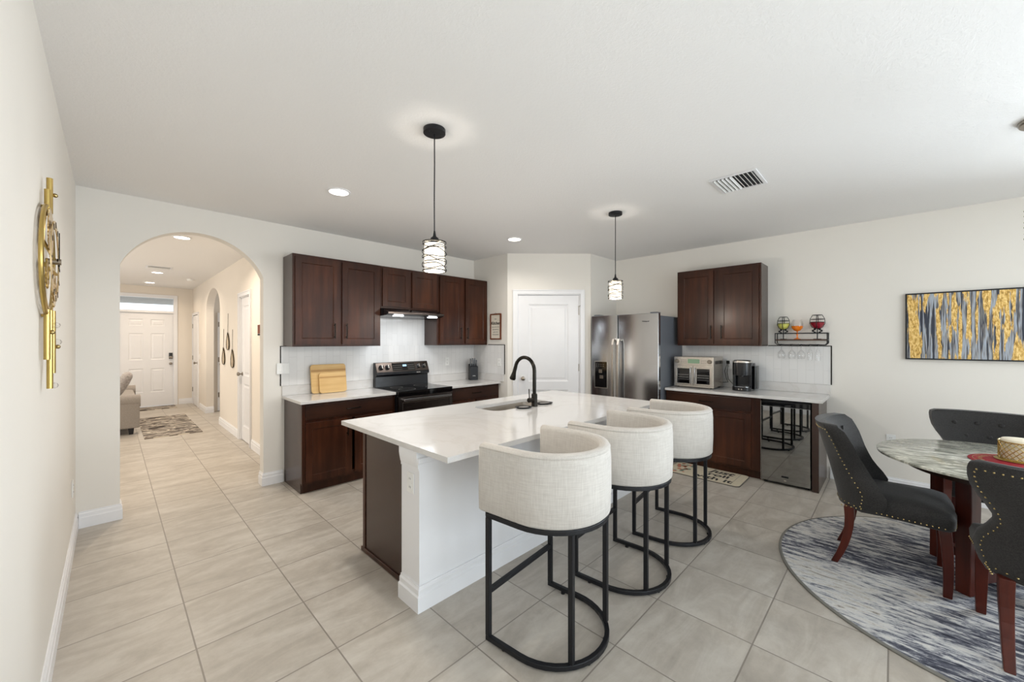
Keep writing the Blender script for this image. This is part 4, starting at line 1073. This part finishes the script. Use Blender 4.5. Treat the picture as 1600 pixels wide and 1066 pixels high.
for x0, x1, hx_ in ((.012, OW/2-.002, OW/2-.025), (OW/2+.002, OW-.012, OW/2+.025)):
    ix0, ix1 = (x0+.03, x1-.04) if x0 < .1 else (x0+.04, x1-.03)
    d = build('door', MB().box(x0, ix0, -.012, 0, .03, .275).box(ix1, x1, -.012, 0, .03, .275).box(ix0, ix1, -.012, 0, .03, .055).box(ix0, ix1, -.012, 0, .24, .275), 'steelbright', ov, bevel=.002)
    build('pane', MB().box(ix0, ix1, -.006, -.002, .055, .24), 'blackglass', d)
    r_ = MB(); [r_.box(ix0+.01, ix1-.01, -.0075, -.006, z, z+.003) for z in (.10, .13, .16)]; build('rack_lines', r_, 'steel', d)
    build('handle', MB().tube([(hx_, -.012, .06), (hx_, -.035, .062), (hx_, -.035, .25), (hx_, -.012, .252)], .006, 10), 'steel', d, smooth=True)
for fx in (.04, OW-.04):
    for fy in (.04, OD-.04): build('foot', MB().cyl(fx, fy, 0, .018, .014, 12), 'rubber', ov)
m_ = MB(); [m_.box(OW+.0002, OW+.0012, .06+i*.03, .075+i*.03, .30, .34) for i in range(8)]; build('side_vents', m_, 'dark', ov)

# coffee maker
cm = thing('coffee_maker', 'black single-serve pod coffee maker on the right counter', 'coffee maker', (5.30, 1.28, .9155), RIGHT)
P = rrect(-.105, .105, 0, .27, .07, 6)
for xx in (-.1, .066): build('side_column', MB().box(xx, xx+.034, .07, .14, .04, .2), 'blackplastic', cm, bevel=.01)
build('body', MB().loft([[(x*k, y*k if 0 else y, z) for x, y in rrect(-.1, .1, .115, .285, .05, 6)] for k, z in ((1, 0), (1, .30), (.98, .32))]), 'blackplastic', cm, smooth=50)
build('base', MB().loft([[(x, y, z) for x, y in rrect(-.1, .1, 0, .2, .07, 6)] for z in (0, .045)]), 'blackplastic', cm, smooth=50, bevel=.004)
build('drip_tray', MB().loft([[(x*.8, y*.8+.01, z) for x, y in rrect(-.1, .1, 0, .15, .06, 6)] for z in (.0455, .052)]), 'steel', cm)
build('brew_head', MB().loft([[(x*k, y, z) for x, y in rrect(-.1, .1, .0, .2, .08, 6)] for k, z in ((.97, .18), (1, .19), (1, .31), (.99, .33))]), 'blackplastic', cm, smooth=50, bevel=.004)
build('lid_band', MB().loft([[(x*k, y, z) for x, y in rrect(-.098, .098, -.003, .197, .08, 6)] for k, z in ((1, .3305), (1, .345), (.9, .352))]), 'steelbright', cm, smooth=50)
build('pod_lid', MB().loft([[(x*k, (y-.1)*k+.1, z) for x, y in rrect(-.085, .085, .012, .187, .07, 6)] for k, z in ((1, .3525), (.95, .358))]), 'blackplastic', cm, smooth=50)
build('water_tank', MB().loft([[(x, y, z) for x, y in rrect(.101, .135, .12, .27, .016, 4)] for z in (.02, .29)]), 'blackglass', cm, smooth=50)
build('spout', MB().cyl(0, .09, .165, .19, .022, 16), 'blackplastic', cm)
build('button', MB().box(-.02, -.008, -.003, .001, .015, .028).box(.008, .02, -.003, .001, .015, .028), 'steelbright', cm)
pc = thing('power_cord', 'black plug and hanging power cords between toaster oven and coffee maker', 'power cord', (XR-.018, 1.505, 1.22), RIGHT)
build('plug', MB().box(-.016, .016, -.03, -.0, -.01, .03), 'rubber', pc, bevel=.004)
build('cable', MB().tube([(-.004, -.028, -.005), (-.03, -.04, -.10), (-.01, -.045, -.19), (.02, -.08, -.235), (0, -.10, -.235), (-.034, -.12, -.24)], .0035, 6).tube([(.006, -.028, -.005), (0, -.05, -.12), (.02, -.07, -.20), (.07, -.08, -.25)], .0035, 6), 'rubber', pc, smooth=True)

# ------------------------------------------------------------------ wall rack with glass decor
rk = thing('wall_wine_rack', 'black metal wall rack with a dark wood ledge above the hanging stemware', 'wall rack', (XR, .75, 1.455), RIGHT)
RW = .235
build('shelf_board', MB().box(-RW, RW, -.12, -.002, .048, .062), 'wood', rk, bevel=.002)
m_ = MB()
for y in (-.12, -.004):
    m_.tube([(-RW, y, .13), (-RW, y, .02), (-RW+.02, y, 0), (RW-.02, y, 0), (RW, y, .02), (RW, y, .13)], .005, 8)
    m_.tube([(-RW, y, .13), (RW, y, .13)], .005, 8)
for x in (-RW, RW):
    for z in (.13, .055): m_.tube([(x, -.12, z), (x, -.004, z)], .005, 8)
for x in (-.185, -.085, -.0, .08, .15): m_.tube([(x-.012, -.12, 0), (x-.012, -.004, 0)], .0035, 6); m_.tube([(x+.012, -.12, 0), (x+.012, -.004, 0)], .0035, 6); m_.sphere((x, -.121, -.004), .008, 8)
build('wire_frame', m_, 'matteblack', rk, smooth=True)
def goblet_profile(s=1.0): return [(.0045, 0), (.0045, .07), (.012, .078), (.030, .092), (.038, .115), (.036, .14), (.030, .158)]
def hang(label, x, flute, i):
    t = thing('stem_glass' , label, 'wine glass', (XR-.062, .75-x, 1.455+.0045), RIGHT, 'stemware hanging under the wall rack')
    if flute: pr_ = [(.028, 0), (.028, -.002), (.005, -.006), (.0035, -.05), (.014, -.07), (.023, -.10), (.024, -.14), (.021, -.185)]
    else: pr_ = [(.032, 0), (.032, -.002), (.005, -.006), (.004, -.06), (.012, -.075), (.034, -.10), (.040, -.13), (.036, -.155), (.031, -.17)]
    pr_ = [(r, z+.007) for r, z in pr_]
    build('glass_body', MB().lathe(pr_, 20, cap0=True, cap1=False), 'glass', t, smooth=True)
hang('clear stemmed wine glass hanging upside down, leftmost under the wall rack', -.185, 0, 0)
hang('clear stemmed wine glass hanging upside down, second from left under the wall rack', -.085, 0, 1)
hang('clear stemmed wine glass hanging upside down, middle of five under the wall rack', 0, 0, 2)
hang('narrow clear champagne flute hanging upside down, second from right under the rack', .08, 1, 3)
hang('narrow clear champagne flute hanging upside down, rightmost under the rack', .15, 1, 4)
SZ = 1.455+.0625
def caddy(label, x, h, r, liquid, z=SZ):
    t = thing('wire_glass_decor', label, 'wine decoration', (XR-.065, .75-x, z), RIGHT)
    m_ = MB(); m_.tube([(r*.5*math.cos(2*PI*j/20), r*.5*math.sin(2*PI*j/20), .003) for j in range(20)], .003, 6, closed=True)
    m_.tube([(0, 0, .003), (0, 0, h*.42)], .005, 8); m_.tube([(-r*.5, 0, .003), (r*.5, 0, .003)], .003, 6)
    for sgn in (-1, 1):
        for k in range(3): m_.sphere((sgn*(.022+.015*(k % 2)), -.01, h*.28+.018*k), .012, 8)
    for a in (0, PI/2):
        pts = [(0, h*.42), (r*.7, h*.5), (r, h*.66), (r*.92, h*.85), (r*.62, h)]
        m_.tube([(-q*math.cos(a), -q*math.sin(a), z_) for q, z_ in pts[::-1]]+[(q*math.cos(a), q*math.sin(a), z_) for q, z_ in pts[1:]], .0032, 6)
    for q, z_ in ((.62*r, h), (.94*r, h*.83), (r, h*.7)): m_.tube([(q*math.cos(2*PI*j/24), q*math.sin(2*PI*j/24), z_) for j in range(24)], .0028, 6, closed=True)
    build('wire_frame', m_, 'matteblack', t, smooth=True)
    build('colored_glass', MB().lathe([(.006, h*.43), (r*.62, h*.5), (r*.9, h*.62), (r*.94, h*.72), (r*.5, h*.72)], 24), liquid, t, smooth=50)
caddy('wire wine-glass decoration with yellow filling on the left of the wall rack', -.165, .255, .06, 'wineyellow')
caddy('wire wine-glass decoration with dark red filling on the right of the wall rack', .145, .265, .068, 'winered')
t = thing('orange_goblet', 'orange-filled clear goblet with orange stem standing in the middle of the wall rack', 'goblet', (XR-.065, .785, SZ), RIGHT)
build('stem', MB().lathe([(.034, 0), (.034, .003), (.01, .014), (.007, .04), (.011, .05), (.006, .075), (.007, .088)], 20), 'wineorange', t, smooth=50)
build('liquid', MB().lathe([(.006, .088), (.03, .10), (.05, .125), (.055, .15), (.05, .1505), (.02, .151)], 24), 'wineorange', t, smooth=50)
build('bowl', MB().lathe([(.0575, .145), (.057, .17), (.05, .20), (.042, .222)], 24, cap0=False, cap1=False), 'glass', t, smooth=50)

# ------------------------------------------------------------------ wall art
pa = thing('abstract_painting', 'wide abstract painting in gold, navy and grey vertical streaks on the right wall', 'painting', (XR, -.077, 1.32), RIGHT)
PW, PH = 1.42, .64
build('frame', MB().box(0, PW, -.035, -.0006, 0, .012).box(0, PW, -.035, -.0006, PH-.012, PH).box(0, .012, -.035, -.0006, .012, PH-.012).box(PW-.012, PW, -.035, -.0006, .012, PH-.012), 'matteblack', pa)
build('canvas', MB().box(.012, PW-.012, -.03, -.002, .012, PH-.012), 'painting', pa)
sg = thing('kitchen_sign', 'narrow wood-framed kitchen sign on the pantry side wall', 'sign', (4.1294, 4.275, 1.518), RIGHT)
build('frame', MB().box(0, .225, -.02, -.0006, 0, .018).box(0, .225, -.02, -.0006, .36, .378).box(0, .018, -.02, -.0006, .018, .36).box(.207, .225, -.02, -.0006, .018, .36), 'signwood', sg, bevel=.002)
build('board', MB().box(.018, .207, -.012, -.001, .018, .36), 'signpaper', sg)
text_mesh('lettering', 'Kitchen', .062, 'ink', sg, (.112, -.0128, .238), shear=.2, bold=.001)
text_mesh('small_lettering', '- the -', .03, 'greyink', sg, (.112, -.0128, .30))
for i, s in enumerate(('heart of the home', 'made with love', 'gather here', 'and be thankful')): text_mesh('small_lettering', s, .021, 'greyink', sg, (.112, -.0128, .185-.037*i))
m_ = MB(); m_.tube([(.09, -.01, .378), (.112, -.012, .39), (.135, -.01, .378)], .002, 6); build('hanger', m_, 'matteblack', sg)

# teardrop mirrors
for lab, y, zt, zb in (('gold teardrop wall mirror on a cord, highest of the three in the hall', 7.967, 1.637, 1.348), ('gold teardrop wall mirror on a cord, lower left of the three in the hall', 8.326, 1.385, 1.09), ('gold teardrop wall mirror on a cord, lowest one nearest the hall door', 7.618, 1.364, 1.068)):
    t = thing('teardrop_mirror', lab, 'mirror', (XH, y, zb), RIGHT, 'teardrop mirrors in the hall'); h = zt-zb; hw_ = .145
    out = []
    for j in range(36):
        a = 2*PI*j/36; s_ = math.sin(a/2)
        out.append((hw_*math.sin(a)*(s_**1.3), h*(.5+.5*math.cos(a))))
    build('rim', MB().tube([(x, -.014, z) for x, z in out], .006, 6, closed=True), 'bronze', t, smooth=True)
    m_ = MB(); m_.loft([[(x*.97, yy, h*.5+(z-h*.5)*.97) for x, z in out[1:]] for yy in (-.016, -.006)]); build('mirror_glass', m_, 'palegold', t)
    build('cord', MB().tube([(0, -.012, h), (0, -.008, h+.32)], .003, 6), 'bronze', t)

# ------------------------------------------------------------------ wall clock
ck = thing('gear_wall_clock', 'gold skeleton gear wall clock with hanging tubes on the left wall', 'wall clock', (0, 2.47, 1.825), LEFT)
# local: x -> +Y world, -y -> +X (into room)
R_ = .222
build('outer_ring', MB().tube([(R_*math.cos(2*PI*j/48), -.018, R_*math.sin(2*PI*j/48)) for j in range(48)], .007, 8, closed=True).tube([((R_-.03)*math.cos(2*PI*j/48), -.02, (R_-.03)*math.sin(2*PI*j/48)) for j in range(48)], .004, 6, closed=True), 'gold', ck, smooth=True)
def gear(cx, cz, r, y, teeth=24, hole=.5):
    m_ = MB(); n = teeth*4; out = []; inn = []
    for j in range(n):
        a = 2*PI*j/n; rr = r*(1 if (j//2) % 2 else .88); out.append((cx+rr*math.cos(a), cz+rr*math.sin(a))); inn.append((cx+r*hole*math.cos(a), cz+r*hole*math.sin(a)))
    m_.loft([[(o_[0], y-.004, o_[1]), (o_[0], y, o_[1]), (i_[0], y, i_[1]), (i_[0], y-.004, i_[1])] for o_, i_ in zip(out, inn)], closed=True)
    for k in range(5):
        a = 2*PI*k/5+.3; m_.tube([(cx, y-.002, cz), (cx+r*hole*1.05*math.cos(a), y-.002, cz+r*hole*1.05*math.sin(a))], .004, 6)
    return m_
build('gear', gear(-.03, .11, .10, -.026, 20, .35), 'palegold', ck)
build('gear', gear(.04, -.10, .085, -.030, 18, .4), 'palegold', ck)
build('gear', gear(-.09, -.06, .06, -.022, 14, .45), 'gold', ck)
build('dial', MB().loft([[(q*math.cos(2*PI*j/40), yy, .0+q*math.sin(2*PI*j/40)) for j in range(40)] for q, yy in ((.165, -.036), (.165, -.040), (.135, -.040), (.135, -.036))], closed=True), 'palegold', ck)
m_ = MB()
for k in range(12):
    a = PI*k/6; m_.T = Matrix.Translation((0, -.0405, 0)) @ Matrix.Rotation(-a, 4, 'Y') @ Matrix.Translation((0, 0, .15)); m_.box(-.004, .004, -.001, .001, -.012, .012)
build('hour_marks', m_, 'bronze', ck)
build('hub', MB().tube([(0, -.012, 0), (0, -.055, 0)], .012, 12), 'nickel', ck, smooth=40)
build('hand', MB().box(-.004, .004, -.051, -.048, -.02, .12), 'bronze', ck)
m_ = MB(); m_.T = Matrix.Rotation(1.9, 4, 'Y'); m_.box(-.005, .005, -.047, -.044, -.02, .085); build('hand', m_, 'bronze', ck)
build('bracket', MB().tube([(-.12, -.012, .07), (.02, -.04, .0)], .006, 8).tube([(-.12, -.012, -.02), (.02, -.04, -.05)], .006, 8).tube([(0, -.001, R_), (0, -.018, R_)], .006, 8).tube([(0, -.001, -R_), (0, -.018, -R_)], .006, 8), 'gold', ck, smooth=True)
for x, z0, z1, y in ((-.05, -.40, -.20, -.02), (.0, -.52, -.2, -.024), (.045, -.46, -.2, -.028), (.02, .2, .345, -.022), (-.03, .2, .285, -.02)):
    build('tube', MB().tube([(x, y, z0), (x, y, z1)], .0095, 12), 'gold', ck, smooth=40)
build('crystal', MB().sphere((.06, -.04, -.33), .014, 8).sphere((.03, -.04, -.26), .012, 8).sphere((.02, -.035, -.51), .012, 8), 'glass', ck)
for x, z, y in ((-.045, -.29, -.034), (.05, -.35, -.042), (.03, .28, -.036)): build('finial', MB().sphere((x, y, z), .009, 10).tube([(x, y+.008, z), (x, y+.014, z)], .005, 8), 'brass', ck, smooth=True)

# ------------------------------------------------------------------ floor mat, hall rugs, sofa
mt = thing('kitchen_mat', 'cream kitchen floor mat with black lettering in front of the coffee counter', 'floor mat', (4.885, 1.52, 0), RIGHT)
P = rrect(-.39, .39, -.225, .225, .05, 5)
build('mat_base', MB().loft([[(x, y, z) for x, y in P] for z in (0, .008)]), 'matedge', mt)
build('mat_face', MB().loft([[(x*.98, y*.965, z) for x, y in P] for z in (.0082, .0095)]), 'matcream', mt)
text_mesh('lettering', 'just', .16, 'ink', mt, (.13, .13, .0098), (0, 0, 0), shear=.2, bold=.004)
text_mesh('lettering', 'roll', .12, 'ink', mt, (.13, .0, .0098), (0, 0, 0), bold=.003, sx=1.3)
text_mesh('lettering', 'with it', .14, 'ink', mt, (.1, -.13, .0098), (0, 0, 0), bold=.003, sx=1.1)
m_ = MB(); random.seed(3)
for i in range(16):
    x, y, r = -.34+random.random()*.16, -.17+random.random()*.34, .012+random.random()*.018
    m_.lathe([(r, .0096), (r, .0102)], 9, x, y)
build('floral_print', m_, 'rosa', mt)
m_ = MB()
for i in range(14):
    x, y, r = -.34+random.random()*.16, -.17+random.random()*.34, .008+random.random()*.014
    m_.lathe([(r, .0097), (r, .0104)], 7, x, y)
build('leaf_print', m_, 'sage', mt); build('printed_line', MB().box(.30, .303, -.2, .2, .0097, .0102), 'greyink', mt)
t = thing('hall_rug', 'patterned grey and brown hall rug in the middle of the hall', 'rug', (.90, 9.3, 0), 0, 'patterned hall rugs'); build('pile', MB().box(-.35, .35, -1.15, 1.05, 0, .01), 'hallrug', t)
t = thing('hall_rug', 'patterned doormat-like rug right inside the front door', 'rug', (.78, 11.75, 0), 0, 'patterned hall rugs'); build('pile', MB().box(-.45, .45, -.25, .25, 0, .01), 'hallrug', t)
sf = thing('grey_sofa', 'grey fabric sofa partly hidden by the left side of the arch', 'sofa', (0, 8.7, 0), 0)
def rbox(x0, x1, y0, y1, z0, z1): return MB().box(x0, x1, y0, y1, z0, z1)
build('frame', rbox(-.42, .47, .19, 1.9, .1, .42), 'sofa', sf, bevel=.03, seg=3)
def armm(y):
    m_ = MB(); m_.loft([[(x, y-.09*math.cos(a) if 0 else y+.1*math.cos(a), .53+.1*math.sin(a)) for a in [2*PI*j/20 for j in range(20)]] for x in (-.42, .53)]); return m_
for y0 in (.0, 1.9):
    a_ = build('arm', MB().box(-.42, .52, y0+.01, y0+.19, .1, .54), 'sofa', sf, bevel=.015)
    build('arm_roll', armm(y0+.1), 'sofa', a_, smooth=50)
build('backrest', rbox(-.62, -.36, .0, 2.09, .1, .86), 'sofa', sf, bevel=.06, seg=4)
build('seat_cushion', rbox(-.36, .5, .2, 1.89, .42, .56), 'sofa', sf, bevel=.04, seg=3)
for x in (.42, -.55):
    for y in (.06, 2.0): build('leg', MB().loft([[(x-s, y-s, z), (x+s, y-s, z), (x+s, y+s, z), (x-s, y+s, z)] for s, z in ((.025, 0), (.035, .1))]), 'blackplastic', sf)
pl = thing('throw_pillow', 'grey throw pillow propped on the grey sofa', 'pillow', (.22, 9.2, .565), 0)
m_ = MB(); m_.T = Matrix.Rotation(.45, 4, 'Y') @ Matrix.Translation((0, 0, .23)) @ Matrix.Rotation(.0, 4, 'X')
rings = []
for i in range(13):
    u = -1+2*i/12; s_ = (1-abs(u)**6)**.5 if abs(u) < 1 else .05
    rings.append([(u*.075*1, .22*max(.3, (1-u*u)**.22 if abs(u) < 1 else .3)*math.copysign(abs(math.cos(a))**.6, math.cos(a)), .22*max(.3, (1-u*u)**.22 if abs(u) < 1 else .3)*math.copysign(abs(math.sin(a))**.6, math.sin(a))) for a in [2*PI*(j+.5)/24 for j in range(24)]])
m_.loft(rings); build('cushion', m_, 'pillow', pl, smooth=60)
